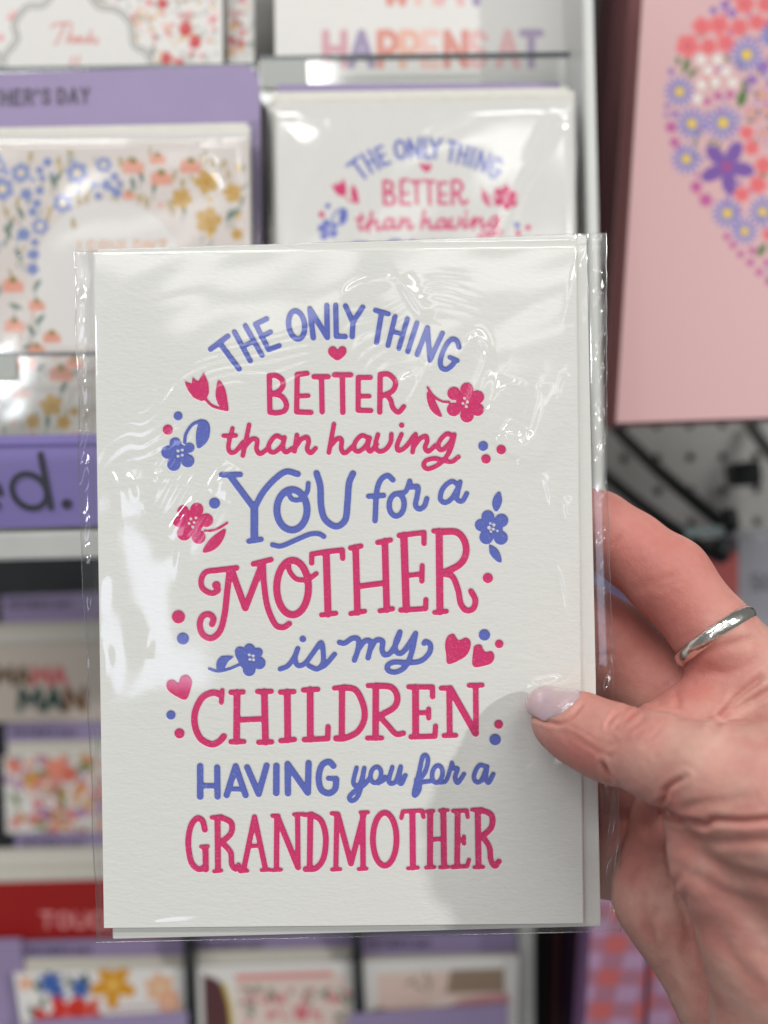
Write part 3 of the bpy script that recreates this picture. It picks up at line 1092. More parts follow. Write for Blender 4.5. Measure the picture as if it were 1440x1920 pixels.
for x, y, a in ((100, 340, 70), (108, 335, 120), (40, 400, 60), (20, 425, 110), (15, 435, 60), (36, 478, 60), (70, 535, 120), (30, 575, 20), (75, 600, 130), (60, 620, 60), (55, 650, 160), (430, 405, 110), (440, 400, 130), (290, 350, 100), (265, 330, 70), (345, 390, 80), (35, 690, 30), (75, 690, 150), (120, 725, 120), (90, 790, 90), (250, 345, 80)):
    cv.leaf(x, y, 15, 5, a, LEAF)
    cv.line([(x - 3, y + 25), (x, y)], 1.8, LEAF)
for x, y, r in ((145, 325, 25), (118, 382, 22), (40, 325, 22), (5, 355, 26), (195, 310, 18), (76, 425, 19), (0, 312, 15)):
    cv.flower(x, y, r * .86, 6, B1 * .8 + .14, CREAM, rr.uniform(0, 60))
for x, y, r in ((90, 305, 9), (50, 365, 12), (75, 358, 9), (75, 320, 8), (200, 347, 11), (215, 332, 9), (178, 348, 8), (185, 368, 8), (220, 362, 10), (62, 398, 9), (45, 440, 13), (66, 455, 8), (64, 478, 11), (62, 505, 12), (70, 382, 9), (80, 335, 7), (225, 345, 7), (210, 355, 6)):
    cv.flower(x, y, r, 5, B2 * .8, None, rr.uniform(0, 72))
for x, y, r in ((250, 312, 24), (296, 298, 18), (303, 334, 24), (358, 312, 24), (242, 366, 14), (25, 535, 24), (28, 610, 22), (70, 572, 18), (98, 632, 20), (70, 655, 18), (40, 735, 20), (115, 700, 26), (50, 680, 24), (140, 680, 18)):
    r *= .84
    cv.ell(x, y, r, r * .62, 8, CORAL)
    for k in range(5):
        cv.ell(x - r * .8 + k * r * .4, y + r * .42, r * .22, r * .3, 0, CORAL)
    cv.ell(x, y - r * .5, r * .35, r * .32, 0, srgb(150, 128, 60))
for x, y, r in ((341, 373, 24), (388, 342, 27), (436, 362, 22), (391, 414, 30), (97, 760, 25), (62, 790, 17), (120, 792, 17), (140, 772, 10), (445, 440, 14)):
    cv.flower(x, y, r * .84, 5, MUST * .85 + .06, srgb(190, 140, 40), rr.uniform(0, 72), .22)
for ch, x in zip("ICOULDN'T", (150, 168, 190, 212, 234, 256, 276, 296, 302)):
    cv.text(ch, x - 2, 452, 18, 13, 0, 3.2, srgb(224, 160, 110))
printed_card('greeting_card', q, 0.335, cv, 'card with a wreath of blue, coral and mustard flowers, below the purple header', 'card')
for k, (dx, dy) in enumerate(((3, -9), (-3, -16))):
    qq = [(a + dx, b + dy) for a, b in q]; dd = 0.339 + 0.003 * k
    o = slab_mesh('envelope', qq, dd, 0.0009, base_of(qq, dd), M_STOCKEDGE); o.location = base_of(qq, dd)
    tag(o, 'cream edge of a card stacked behind the flower wreath card', 'envelope', 'cards stacked behind the wreath card')
bg_sleeve([(-130, 240), (478, 234), (490, 860), (-120, 868)], 0.3325, 'shiny clear sleeve on the flower wreath card', 21, 0.00028, folds=[([(100, 6), (84, 8), (70, 7)], .4, 1.4), ([(104, 30), (98, 18)], .45, 1.5), ([(30, 60), (40, 40), (44, 20)], .3, 1.2)])
lip('card_holder', [(-300, 672), (600, 660), (604, 830), (-300, 838)], 0.322,
    'clear holder sheet across the foot of the flower wreath card', 7, [(-140, 668), (30, 666), (31, 712), (-140, 714)])

# ------------------------------------------------------------------ purple "ed." strip, shelf and the dark gap under it
q = [(-300, 822), (600, 806), (604, 974), (-300, 1000)]
org = base_of(q, 0.312)
t = thing('shelf_sign', org, 'purple shelf strip with large dark letters ed. above the grey shelf edge', 'sign')
slab_mesh('strip', q, 0.312, 0.002, org, plain('violet_plastic', srgb(120, 108, 170), 0.3, var=0.03), t, bevel=0.0004)
cv = Canvas([(-75, 836), (175, 831), (178, 978), (-75, 986)], 1.6, srgb(120, 108, 170))
DK = srgb(22, 22, 40)
tt = np.linspace(0, 2 * np.pi, 41)
cv.line([(56 + 32 * math.cos(a) + (0.2 * 32 * math.sin(a)), 921 + 32 * math.sin(a)) for a in tt], 11.5, DK)
cv.line([(77, 853), (96, 951)], 13, DK)
cv.ell(126, 945, 10.5, 9.5, 10, DK)
cv.line([(-29 + 31 * math.cos(a) + 5 * math.sin(a), 926 + 31 * math.sin(a)) for a in np.linspace(0.75, 2 * np.pi - .05, 36)], 11.5, DK)
cv.line([(-58, 927), (2, 923)], 10, DK)
print_mesh('lettering', cv, 0.312, org, M_PRINT_GLOSS, t, 0.0003, True)
slab_mesh('groove', [(-300, 838), (600, 823), (600, 826), (-300, 841)], 0.3112, 0.0003, org, plain('violet_groove', srgb(92, 80, 150), 0.4), t)

q = [(-420, 1010), (1060, 972), (1064, 1026), (-420, 1064)]
org = base_of(q, 0.308)
t = thing('shelf', org, 'grey metal shelf edge under the purple ed. strip', 'shelf')
slab_mesh('front_lip', q, 0.308, 0.006, org, M_SHELF, t, bevel=0.0012)
slab_mesh('deck', [(-420, 1030), (1060, 990), (1060, 1006), (-420, 1046)], 0.3145, 0.45, org, M_SHELF, t)

# ------------------------------------------------------------------ lower rack
def pocket(name, quad, depth, label, paint=None, base=PAPER_BG, step=2.2, tilt=0.004):
    d = [depth + tilt, depth + tilt, depth, depth]
    cv = Canvas(quad, step, base)
    if paint: paint(cv)
    return printed_card(name, quad, d, cv, label, 'card')

def header(quad, depth, label, text_x=None, text_y=None, w=8.5):
    org = base_of(quad, depth)
    t = thing('pocket_header', org, label, 'label strip')
    slab_mesh('board', quad, depth, 0.0014, org, M_PURPLE, t)
    if text_x is not None:
        (x0, y0), (x1, y1), (x2, y2), (x3, y3) = quad
        qq = [(x0 + 6, y0 + 4), (min(x1, x0 + 150) - 4, y0 + 4), (min(x1, x0 + 150) - 4, y0 + 28), (x0 + 6, y0 + 28)]
        cv = Canvas(qq, 1.5, srgb(152, 138, 176))
        cv.text("MOTHER'S DAY", x0 + 14, y0 + 9, 12, w, 2.4, 2.6, INKDARK)
        print_mesh('lettering', cv, depth, org, M_PRINT_GLOSS, t, 0.0003, True)
    return t

def edges_stack(quad, depth, n, label, group):
    """several card edges showing one above another"""
    (x0, y0), (x1, y1), (x2, y2), (x3, y3) = quad
    for k in range(n):
        f = k / n
        yy0 = y0 + (y3 - y0) * f; yy1 = y1 + (y2 - y1) * f
        dd = depth - 0.002 * k
        qq = [(x0 + (k % 2) * 3, yy0), (x1 - (k % 3) * 3, yy1), (x1 - (k % 3) * 3, yy1 + 70), (x0 + (k % 2) * 3, yy0 + 70)]
        o = slab_mesh('envelope', qq, dd, 0.0012, base_of(qq, dd), M_STOCKEDGE if k % 2 else M_STOCKGAP); o.location = base_of(qq, dd)
        tag(o, label, 'envelope', group)

def p_mama(cv):
    cols = [srgb(104, 74, 44), srgb(104, 74, 44), srgb(206, 96, 100), srgb(206, 96, 100)]
    cv.text('MAMA', -6, 1252, 30, 24, 7, 9.5, cols)
    cv.text('MAN', 38, 1293, 37, 31, 9, 12, [srgb(34, 70, 66), srgb(34, 70, 66), srgb(120, 78, 40)])
def p_floral(cv):
    ditsy(cv, 12, 1412, 335, 1560, 420, 31, [srgb(226, 140, 110), srgb(214, 130, 130), srgb(204, 150, 80), srgb(170, 130, 170)], [srgb(120, 130, 80), srgb(150, 155, 140)], 4, 11)
    for x, y, r, c in ((28, 1438, 14, srgb(220, 130, 110)), (110, 1440, 20, srgb(226, 140, 116)), (130, 1452, 16, srgb(214, 110, 90)), (56, 1462, 14, srgb(206, 150, 70)), (150, 1480, 12, srgb(216, 150, 90)), (88, 1526, 11, srgb(160, 100, 140)), (165, 1437, 10, srgb(120, 140, 90)), (230, 1470, 18, srgb(220, 130, 110)), (280, 1500, 16, srgb(206, 150, 70))):
        cv.flower(x, y, r, 6, c, None)
    for x, y, a in ((112, 1490, 60), (118, 1505, 80), (80, 1450, 20), (150, 1440, 140), (75, 1545, 0), (30, 1500, 70)):
        cv.leaf(x, y, 16, 6, a, srgb(116, 130, 76))
RED = srgb(200, 22, 20)
def p_red(cv):
    cv.text('TOUCH', 78, 1712, 26, 22, 9, 5.5, srgb(226, 150, 150))
def p_big(cv):
    BL = srgb(44, 86, 160)
    for x, y, r, n, c in ((95, 1842, 24, 6, BL), (152, 1852, 22, 6, BL), (110, 1866, 16, 5, BL), (212, 1846, 44, 5, srgb(212, 150, 36)), (300, 1852, 30, 6, srgb(222, 176, 140)), (318, 1880, 24, 6, srgb(226, 170, 140)), (48, 1844, 14, 5, srgb(226, 160, 120)), (125, 1905, 42, 5, srgb(206, 52, 44)), (165, 1898, 30, 5, srgb(206, 60, 40)), (90, 1925, 40, 5, srgb(206, 52, 44))):
        cv.flower(x, y, r, n, c, np.clip(c * 1.3 + .12, 0, .8), 20, .2, .30)
    for x, y, a in ((70, 1850, 60), (80, 1880, 110), (130, 1840, 70), (160, 1836, 100), (60, 1896, 70)):
        cv.leaf(x, y, 15, 6, a, srgb(70, 96, 76))
    cv.text('MOM', 210, 1884, 10, 14, 4, 3, srgb(150, 120, 130)) if False else None
    cv.line([(205, 1892), (300, 1884)], 4, srgb(176, 150, 150))
def p_frame(cv):
    P1, G1 = srgb(206, 110, 120), srgb(120, 140, 120)
    cv.poly([(440, 1826), (620, 1818), (650, 1830), (664, 1950), (444, 1950)], srgb(222, 205, 196))
    cv.line([(446, 1832), (618, 1826)], 10, srgb(220, 140, 140))
    r = random.Random(6)
    for k in range(90):
        x = r.uniform(448, 655)
        y = r.uniform(1852, 1880) if r.random() < .6 else r.uniform(1880, 1935)
        if 1878 < y and 475 < x < 635: continue
        cv.flower(x, y, r.uniform(3, 7), 5, P1 if r.random() < .6 else G1, None)
    for k in range(24):
        cv.flower(r.uniform(505, 600), r.uniform(1888, 1912), r.uniform(3, 7), 5, P1, None)
    cv.poly([(380, 1826), (408, 1836), (428, 1860), (436, 1950), (384, 1950)], srgb(88, 52, 56))
    cv.line([(420, 1845), (432, 1890), (436, 1945)], 7, srgb(206, 180, 70), True)
def p_land(cv):
    cv.poly([(706, 1826), (945, 1815), (950, 1950), (710, 1950)], srgb(224, 200, 188))
    cv.poly([(845, 1818), (945, 1815), (946, 1860), (836, 1862)], srgb(150, 130, 112))
    for x, y, a in ((800, 1832, 80), (806, 1846, 100), (785, 1850, 30), (770, 1840, 150)):
        cv.leaf(x, y, 16, 3, a, srgb(150, 140, 120))
    cv.ell(775, 1905, 26, 12, 0, srgb(176, 130, 60)); cv.ell(712, 1904, 20, 14, 0, srgb(130, 120, 80))
    cv.poly([(850, 1880), (945, 1862), (945, 1885), (850, 1900)], srgb(206, 150, 156), True)
    cv.ell(830, 1880, 30, 10, -15, srgb(236, 220, 210))

header([(2, 1118), (330, 1104), (336, 1300), (8, 1310)], 0.715, "shaded purple header strip above the MAMA card", 1)
edges_stack([(-60, 1172), (330, 1160), (330, 1215), (-60, 1222)], 0.712, 3, 'shaded card edges above the MAMA card', 'card edges above the MAMA card')
pocket('greeting_card', [(-120, 1216), (328, 1204), (334, 1348), (-114, 1356)], 0.69, 'beige card with MAMA in brown and pink capitals', p_mama, np.array([0.62, 0.55, 0.48]))
header([(10, 1358), (336, 1347), (342, 1540), (16, 1552)], 0.685, "purple header strip between the MAMA card and the small floral card", 1)
edges_stack([(14, 1392), (340, 1384), (340, 1412), (14, 1420)], 0.682, 2, 'white card edge directly above the small floral card', 'edges above the floral card')
pocket('greeting_card', [(6, 1418), (338, 1408), (342, 1556), (12, 1562)], 0.668, 'small card of orange flowers and olive leaves under a purple header', p_floral)
header([(28, 1566), (342, 1556), (348, 1740), (34, 1750)], 0.662, 'purple header strip directly under the small floral card', 1)
edges_stack([(-20, 1592), (346, 1584), (346, 1642), (-14, 1648)], 0.660, 4, 'cream card edge stacked directly above the red card', 'edges above the red card')
pocket('greeting_card', [(-90, 1656), (352, 1644), (356, 1756), (-70, 1762)], 0.638, 'red card with pale lettering in a low pocket', p_red, RED * .56)
header([(40, 1766), (346, 1757), (350, 2000), (46, 2010)], 0.632, 'purple header strip between the red card and the big-flower card', 1)
edges_stack([(46, 1798), (344, 1792), (344, 1824), (50, 1830)], 0.628, 2, 'white card edge directly above the big-flower card', 'edges above the big-flower card')
pocket('greeting_card', [(26, 1824), (346, 1812), (352, 2100), (70, 2110)], 0.612, 'card with big blue, mustard and red flowers in the lowest pocket', p_big)
header([(362, 1758), (662, 1748), (666, 2000), (366, 2010)], 0.632, 'purple header strip above the card with an ornate pink frame', 1)
edges_stack([(362, 1784), (660, 1776), (660, 1816), (364, 1824)], 0.628, 3, 'white card edge directly above the ornate pink frame card', 'edges above the ornate card')
pocket('greeting_card', [(368, 1812), (662, 1802), (668, 2100), (380, 2110)], 0.612, 'card with an ornate pink floral frame and dark corner', p_frame)
header([(676, 1754), (968, 1746), (972, 2000), (680, 2010)], 0.632, 'purple header strip beside the grey upright', 1)
edges_stack([(676, 1794), (968, 1786), (968, 1806), (678, 1812)], 0.628, 2, 'white card edge directly above the landscape card', 'edges above the landscape card')
pocket('greeting_card', [(680, 1802), (972, 1792), (968, 2100), (690, 2110)], 0.612, 'card with a pale landscape and brown block beside the grey upright', p_land)
o_q = [(652, 1902), (952, 1884), (952, 2060), (656, 2070)]
header(o_q, 0.602, 'purple strip across the foot of the landscape card')
o_q = [(-120, 1764), (38, 1760), (66, 2000), (-100, 2005)]
header(o_q, 0.626, 'wide purple strip beside the big-flower card, under the red card')
header([(52, 1915), (352, 1898), (352, 2060), (60, 2070)], 0.602, 'purple strip across the foot of the big-flower card')
for (a, b, lab) in (((342, 352), 1, 'dark divider between the big-flower card and the ornate card'), ((662, 674), 2, 'dark divider between the ornate card and the landscape card')):
    qq = [(a[0], 1742), (a[1], 1742), (a[1] + 20, 2060), (a[0] + 14, 2060)]
    o = slab_mesh('divider', qq, 0.606, 0.05, base_of(qq, 0.606), M_DARK, bevel=0.0004); o.location = base_of(qq, 0.606)
    tag(o, lab, 'divider')

# ------------------------------------------------------------------ gift bags on the right
PINKB = srgb(212, 172, 174)
def gift_bag(quad, depth, label, paint, colr, gusset=0.022, mat_side=None, group=None, step=2.4):
    org = base_of(quad, depth)
    t = thing('gift_bag', org, label, 'gift bag', group)
    c = [p - org for p in corners(quad, depth)]
    tl, tr, br, bl = c
    g = FW * gusset
    mid = FW * gusset * .5
    # left gusset folded inwards along its middle, right gusset likewise, base and back
    inn = np.array([0.006, 0, 0])
    V = [tl, bl, bl + mid + inn, tl + mid + inn, tl + g, bl + g]
    link('side_gusset', mesh_from('side_gusset', V, [(0, 1, 2, 3), (3, 2, 5, 4)]), mat_side, t)
    V = [tr, br, br + mid - inn, tr + mid - inn, tr + g, br + g]
    link('side_gusset', mesh_from('side_gusset', V, [(0, 1, 2, 3), (3, 2, 5, 4)]), mat_side, t)
    link('back_panel', mesh_from('back_panel', [tl + g, tr + g, br + g, bl + g], [(0, 1, 2, 3)]), mat_side, t)
    link('base', mesh_from('base', [bl, br, br + g, bl + g], [(0, 1, 2, 3)]), mat_side, t)
    cv = Canvas(quad, step, colr)
    if paint: paint(cv)
    print_mesh('front_panel', cv, depth, org, M_BAG, t, 0.0)
    return t
M_BAG = print_material('gift_bag_paper', 0.42, 0.45)
M_BAGSIDE = plain('gift_bag_side', srgb(150, 100, 102), 0.45, var=0.04)  # pink bag's gusset, its shadow put into the colour
M_BAGDARK = plain('gift_bag_side_shaded', srgb(128, 84, 86), 0.45, var=0.05)  # deeper gusset shadow put into the colour of the bags behind

def p_heart(cv):
    CO, VI, BD, MG, GR = srgb(226, 106, 112), srgb(142, 100, 176), srgb(96, 116, 196), srgb(184, 82, 150), srgb(70, 110, 50)
    YE = srgb(226, 190, 60)
    rf = random.Random(12)
    hl = [(1452, 60), (1400, 5), (1340, 0), (1290, 45), (1262, 110), (1250, 190), (1262, 270), (1290, 350), (1340, 425), (1400, 490), (1452, 545)]
    hh = np.array(hl + [(2 * 1452 - x, y) for x, y in hl[::-1]], float)
    for k in range(420):
        x, y = rf.uniform(1250, 1655), rf.uniform(0, 545)
        if poly_sd(np.array([[x]]), np.array([[y]]), hh)[0, 0] > -6: continue
        c = [CO, MG, VI, GR, srgb(236, 170, 170), BD][rf.choice((0, 1, 2, 3, 3, 4, 5))]
        if c is GR: cv.leaf(x, y, 10, 3.4, rf.uniform(0, 180), GR)
        else: cv.flower(x, y, rf.uniform(2.8, 5), 5, c, None, rf.uniform(0, 72))
    for mir in (0, 1):
        def X(zx):
            x = 1080 + zx / 3.84
            return x if not mir else 2 * 1452 - x
        Yz = lambda zy: zy / 3.84
        for x, y, r in ((1215, 30, 65), (1370, 30, 60), (905, 190, 62), (1030, 180, 66), (1175, 195, 60), (1300, 160, 55), (805, 330, 76), (955, 335, 56), (1080, 310, 60), (1230, 955, 48), (1265, 1065, 50), (1350, 1190, 58), (1310, 1330, 60), (1195, 1400, 50), (1385, 1690, 40), (1390, 180, 50), (1290, -90, 60), (1120, -60, 55)):
            cv.flower(X(x), Yz(y), r * 1.12 / 3.84, 5, CO, srgb(204, 84, 96), x, .28, .5)
        for x, y, r in ((1075, 35, 35), (990, 75, 28), (1125, 95, 32), (1350, 480, 45), (1270, 575, 38), (685, 515, 24), (655, 765, 20), (710, 820, 26), (650, 830, 18), (1400, 600, 30)):
            cv.ell(X(x), Yz(y), r / 3.84, color=VI)
        for x, y, r in ((1230, 395, 120), (745, 660, 106), (835, 890, 112), (1060, 885, 122), (795, 1145, 104), (1090, 1535, 106), (1345, 1525, 100), (1215, 1665, 92), (1420, 250, 90)):
            cv.daisy(X(x), Yz(y), r / 3.84, BD, YE)
        for k in range(5):
            a = math.radians(-62 + 72 * k)
            if mir: a = math.pi - a
            cx, cy = X(1085), Yz(1200)
            cv.ell(cx + math.cos(a) * 29, cy + math.sin(a) * 29, 24, 14, math.degrees(a), srgb(112, 72, 160))
        cv.ell(X(1085), Yz(1200), 11, color=srgb(150, 64, 140))
        for x, y in ((900, 430), (1020, 430), (955, 510), (1080, 515), (905, 610), (1000, 590), (1130, 595), (875, 710)):
            cv.flower(X(x), Yz(y), 9, 5, srgb(232, 226, 222), srgb(200, 200, 160), x, .22, .5)
        for x, y, r in ((945, 730, 30), (1020, 690, 32), (1110, 680, 32), (685, 915, 44), (710, 1025, 38), (865, 1345, 44), (935, 1440, 50), (1085, 1705, 28), (1130, 1765, 28), (1185, 1830, 28), (1270, 1805, 30), (1255, 1890, 30), (1375, 1890, 28), (1320, 1960, 30), (1390, 2030, 30)):
            cv.flower(X(x), Yz(y), r / 3.84, 5, MG, None, x)
        for x, y, r in ((1340, 685, 52), (1260, 810, 48), (1385, 800, 52), (1350, 960, 46)):
            cv.daisy(X(x), Yz(y), r / 3.84, MG, YE, 9)
        for x, y, l, w, a in ((735, 440, 40, 18, 90), (795, 480, 62, 22, -60), (840, 525, 55, 20, -45), (1195, 705, 80, 38, -75), (1335, 1800, 62, 28, -60)):
            cv.leaf(X(x), Yz(y), l / 3.84, w / 3.84, a if not mir else 180 - a, GR)

gift_bag([(1221, -260), (1745, -260), (1750, 772), (1155, 793)], 0.40, 'pink gift bag printed with a heart of blue, coral and violet flowers', p_heart, PINKB, 0.024, M_BAGSIDE)
gift_bag([(1198, -250), (1720, -250), (1725, 765), (1126, 784)], 0.428, 'gift bag with a shadow-dark side hanging directly behind the flower heart bag', None, PINKB * .8, 0.030, M_BAGDARK, None, 12)  # pink front darkened as shade behind the first bag
gift_bag([(1170, -250), (1700, -250), (1700, 760), (1092, 778)], 0.462, 'rearmost gift bag with a shadow-dark side next to the white upright', None, srgb(140, 90, 96), 0.040, M_BAGDARK, None, 12)

# gingham bags and lavender bag lower down
LAV, ORG_ = srgb(204, 164, 202), srgb(220, 116, 116)
def gingham(x0, y0, px, py, sh):
    def f(cv):
        fx = ((cv.X - x0 + (cv.Y - y0) * sh) / px) % 1.0
        fy = ((cv.Y - y0) / py) % 1.0
        A = (fx < .5); B = (fy < .5)
        c = np.where((A & B)[..., None], ORG_, np.where((A | B)[..., None], (LAV * .55 + ORG_ * .45) * .8, LAV))
        cv.col[:] = c
    return f
M_LAVSIDE = plain('lavender_bag_side', srgb(150, 110, 160), 0.5)
gift_bag([(1112, 1660), (1218, 1650), (1196, 2120), (1085, 2130)], 0.56, 'lavender and orange gingham gift bag beside the dark wrapping rolls', gingham(1138, 1755, 82, 62, .22), LAV, 0.03, M_LAVSIDE)
gift_bag([(1226, 1655), (1320, 1650), (1302, 2120), (1204, 2130)], 0.575, 'lavender and orange gingham gift bag partly hidden by the wrist', gingham(1214, 1740, 82, 62, .22), LAV, 0.03, M_LAVSIDE)
gift_bag([(1095, 1075), (1345, 1065), (1345, 1560), (1095, 1570)], 0.60, 'plain lavender gift bag seen between the fingers', None, srgb(156, 134, 176), 0.03, M_LAVSIDE, None, 12)

def p_so(cv):
    G = srgb(120, 122, 134)
    cv.line([(1424, 1082), (1416, 1078), (1410, 1085), (1416, 1092), (1424, 1097), (1422, 1105), (1411, 1104)], 5.5, G, True)
    t_ = np.linspace(0, 6.3, 24)
    cv.line([(1442 + 10 * math.cos(a), 1092 + 12 * math.sin(a)) for a in t_], 5.5, G)
gift_bag([(1378, 998), (1600, 990), (1600, 1500), (1378, 1510)], 0.62, 'pale grey-lavender bag with dark lettering so on its front', p_so, srgb(206, 208, 220), 0.03, plain('pale_bag_side', srgb(190, 190, 204), 0.5))
qq = [(1322, 1046), (1384, 1034), (1384, 1120), (1330, 1130)]
gift_bag(qq, 0.596, 'small coral bag seen past the knuckle above the silver ring', None, srgb(230, 120, 118), 0.02, plain('coral_side', srgb(170, 60, 80), 0.5), None, 8)
gift_bag([(1305, 1016), (1384, 1008), (1384, 1052), (1318, 1056)], 0.604, 'dark grey box lid directly above the small coral bag', None, srgb(110, 106, 112), 0.02, M_DARK, None, 10)  # a box lid, made with the bag builder

# peg hooks
def tube_mesh(name, pts, r, n=12):
    P = [np.array(p, float) for p in pts]
    V = []; Fc = []
    for i, p in enumerate(P):
        a = P[min(i + 1, len(P) - 1)] - P[max(i - 1, 0)]
        a /= np.linalg.norm(a)
        b = np.cross(a, [0.13, 0.2, 0.97]); b /= np.linalg.norm(b); c = np.cross(a, b)
        rr_ = r[i] if isinstance(r, (list, tuple)) else r
        for k in range(n):
            t_ = 2 * math.pi * k / n
            V.append(p + rr_ * (math.cos(t_) * b + math.sin(t_) * c))
    for i in range(len(P) - 1):
        for k in range(n):
            k2 = (k + 1) % n
            Fc.append((i * n + k, i * n + k2, (i + 1) * n + k2, (i + 1) * n + k))
    return mesh_from(name, V, Fc, True)

def hook(p0, p1, label, plate, holder=None):
    base = at(*p0)
    t = thing('peg_hook', base, label, 'hook')
    e = at(*p1)
    mid = (base + e) / 2 + np.array([0, 0, -0.003])
    tip = e + np.array([0.0, -0.004, 0.010])
    link('rod', tube_mesh('rod', [x - base for x in catmull([base, mid, e, tip], 6)], 0.0044), M_DARK, t)
    if plate:
        link('base_plate', slab_mesh('tmp', plate, 0.69, 0.006, base, M_DARK).data, None, t)
        bpy.data.objects.remove(bpy.data.objects['tmp'])
    return t
hook((1150, 800, 0.69), (1362, 984, 0.55), 'black hook slanting down from under the pink flower heart bag', None)
hook((1130, 888, 0.69), (1345, 1042, 0.55), 'black hook slanting behind the index finger', None)
hook((1402, 792, 0.69), (1500, 905, 0.55), 'short black hook rod under the flower heart bag by the square bracket', None)
qq = [(1374, 868), (1428, 862), (1432, 910), (1380, 912)]
o = slab_mesh('hook_bracket', qq, 0.66, 0.02, base_of(qq, 0.66), M_DARK, bevel=0.002); o.location = base_of(qq, 0.66)
tag(o, 'square black bracket on the pegboard', 'bracket')
# price holders hanging at hook ends
t = thing('price_holder', at(1322, 1006, 0.545), 'pale teal plastic price holder on the end of the black hook', 'price holder')
slab_mesh('strip', [(1284, 990), (1360, 985), (1360, 1003), (1286, 1008)], 0.545, 0.002, at(1322, 1006, 0.545), plain('teal_plastic', (0.34, 0.44, 0.45), 0.25), t, bevel=0.0005)
# clear hanging pack
def clear_pack():
    qd = [(1366, 925), (1560, 900), (1560, 1010), (1372, 1006)]
    org = base_of(qd, 0.58)
    c = np.array(corners(qd, 0.58))
    nu, nv = 70, 50
    u = np.linspace(0, 1, nu)[None, :, None]; v = np.linspace(0, 1, nv)[:, None, None]
    P = (1 - v) * ((1 - u) * c[0] + u * c[1]) + v * ((1 - u) * c[3] + u * c[2])
    n = fft_noise(nv, nu, 14, 77)
    P = P + (n * 0.0022)[..., None] * FW - org
    t = thing('clear_pack', org, 'crinkled clear plastic pack hanging beside the black bracket', 'plastic pack')
    link('front_film', mesh_from('front_film', P.reshape(-1, 3), grid_quads(nv, nu), True), M_FILM_BG, t)
    link('seam', tube_mesh('seam', [c[3] - org, (c[3] + c[2]) / 2 - org, c[2] - org], 0.0016), M_ACRYL, t)
    bm = bmesh.new(); bmesh.ops.create_uvsphere(bm, u_segments=16, v_segments=10, radius=0.0038)
    for f in bm.faces: f.smooth = True
    me = bpy.data.meshes.new('bead'); bm.to_mesh(me); bm.free()
    link('bead', me, M_ACRYL, t, loc=at(1387, 995, 0.575) - org)
clear_pack()

# wrapping rolls low on the right
def roll(x0, x1, depth, colr, label, tilt=-16):
    xc = (x0 + x1) / 2
    base = at(xc + tilt, 2150, depth); top = at(xc, 1600, depth)
    r = (x1 - x0) / 2 * depth / F
    t = thing('wrapping_roll', base, label, 'wrapping roll')
    mt = plain('roll_paper', colr, 0.25, var=0.1, scale=20)
    link('paper', tube_mesh('paper', [np.zeros(3), (top - base) * .5, top - base], r, 28), mt, t)
    link('core', tube_mesh('core', [(top - base) * .98, (top - base) * 1.01], r * .7, 20), M_STOCKEDGE, t)
roll(1008, 1040, 0.66, (0.006, 0.006, 0.007), 'black tube filling the dark gap next to the grey upright')  # black tube stands in for the shaded gap beside the upright
roll(1037, 1066, 0.645, (0.035, 0.004, 0.008), 'dark maroon wrapping roll beside the black gap tube')
roll(1062, 1080, 0.65, (0.05, 0.03, 0.08), 'thin dusky purple roll between two maroon rolls')
roll(1078, 1108, 0.64, (0.045, 0.005, 0.012), 'dark maroon roll beside the gingham bag')

# ================================================================== THE HELD CARD
s_card = DC / F
CQ = [(176, 477), (1079, 464), (1093, 1731), (195, 1740)]          # front panel of the card
cbase = base_of(CQ, DC)
card = thing('greeting_card', cbase, 'white letterpress card with blue and pink Grandmother lettering held in the hand', 'card')
def warp_card(X, Y):
    """the card bows a hair (picture px -> extra depth in m)"""
    return 0.0006 * ((X - 635) / 450.0) ** 2
def sheet(name, quad, depth, step, mat, parent, org, thick, attrs=True):
    q_ = np.array(quad, float)
    nu = int(910 / step); nv = int(1270 / step)
    u = np.linspace(0, 1, nu)[None, :, None]; v = np.linspace(0, 1, nv)[:, None, None]
    P2 = (1 - v) * ((1 - u) * q_[0] + u * q_[1]) + v * ((1 - u) * q_[3] + u * q_[2])
    X, Y = P2[..., 0], P2[..., 1]
    W = at(X, Y, depth + warp_card(X, Y)) - org
    n = nu * nv
    V = W.reshape(-1, 3)
    Q = grid_quads(nv, nu)
    # rim and back
    idx = np.arange(n).reshape(nv, nu)
    loop = np.concatenate([idx[0, :], idx[1:, -1], idx[-1, -2::-1], idx[-2:0:-1, 0]])
    back = V[loop] + FW * thick
    k = len(loop)
    bi = n + np.arange(k)
    rim = np.stack([loop, np.roll(loop, -1), np.roll(bi, -1), bi], 1)
    me = mesh_from(name, np.vstack([V, back]), np.vstack([Q, rim]))
    if attrs:
        gx = np.linspace(X.min(), X.max(), nu); gy = np.linspace(Y.min(), Y.max(), nv)
        # evaluate the ink on a regular grid and sample it bilinearly at the vertices
        GX, GY = np.meshgrid(gx, gy)
        for nm, S in zip(('sd_blue', 'sd_pink'), sdf_pair(GX, GY)):
            fx = (X - gx[0]) / (gx[1] - gx[0]); fy = (Y - gy[0]) / (gy[1] - gy[0])
            i0 = np.clip(fx.astype(int), 0, nu - 2); j0 = np.clip(fy.astype(int), 0, nv - 2)
            a = fx - i0; b = fy - j0
            val = (S[j0, i0] * (1 - a) + S[j0, i0 + 1] * a) * (1 - b) + (S[j0 + 1, i0] * (1 - a) + S[j0 + 1, i0 + 1] * a) * b
            full = np.concatenate([val.ravel(), np.full(k, 60.0)]) * s_card * 1000.0     # mm
            at_ = me.attributes.new(nm, 'FLOAT', 'POINT')
            at_.data.foreach_set('value', full.astype(np.float32))
    return link(name, me, mat, parent)
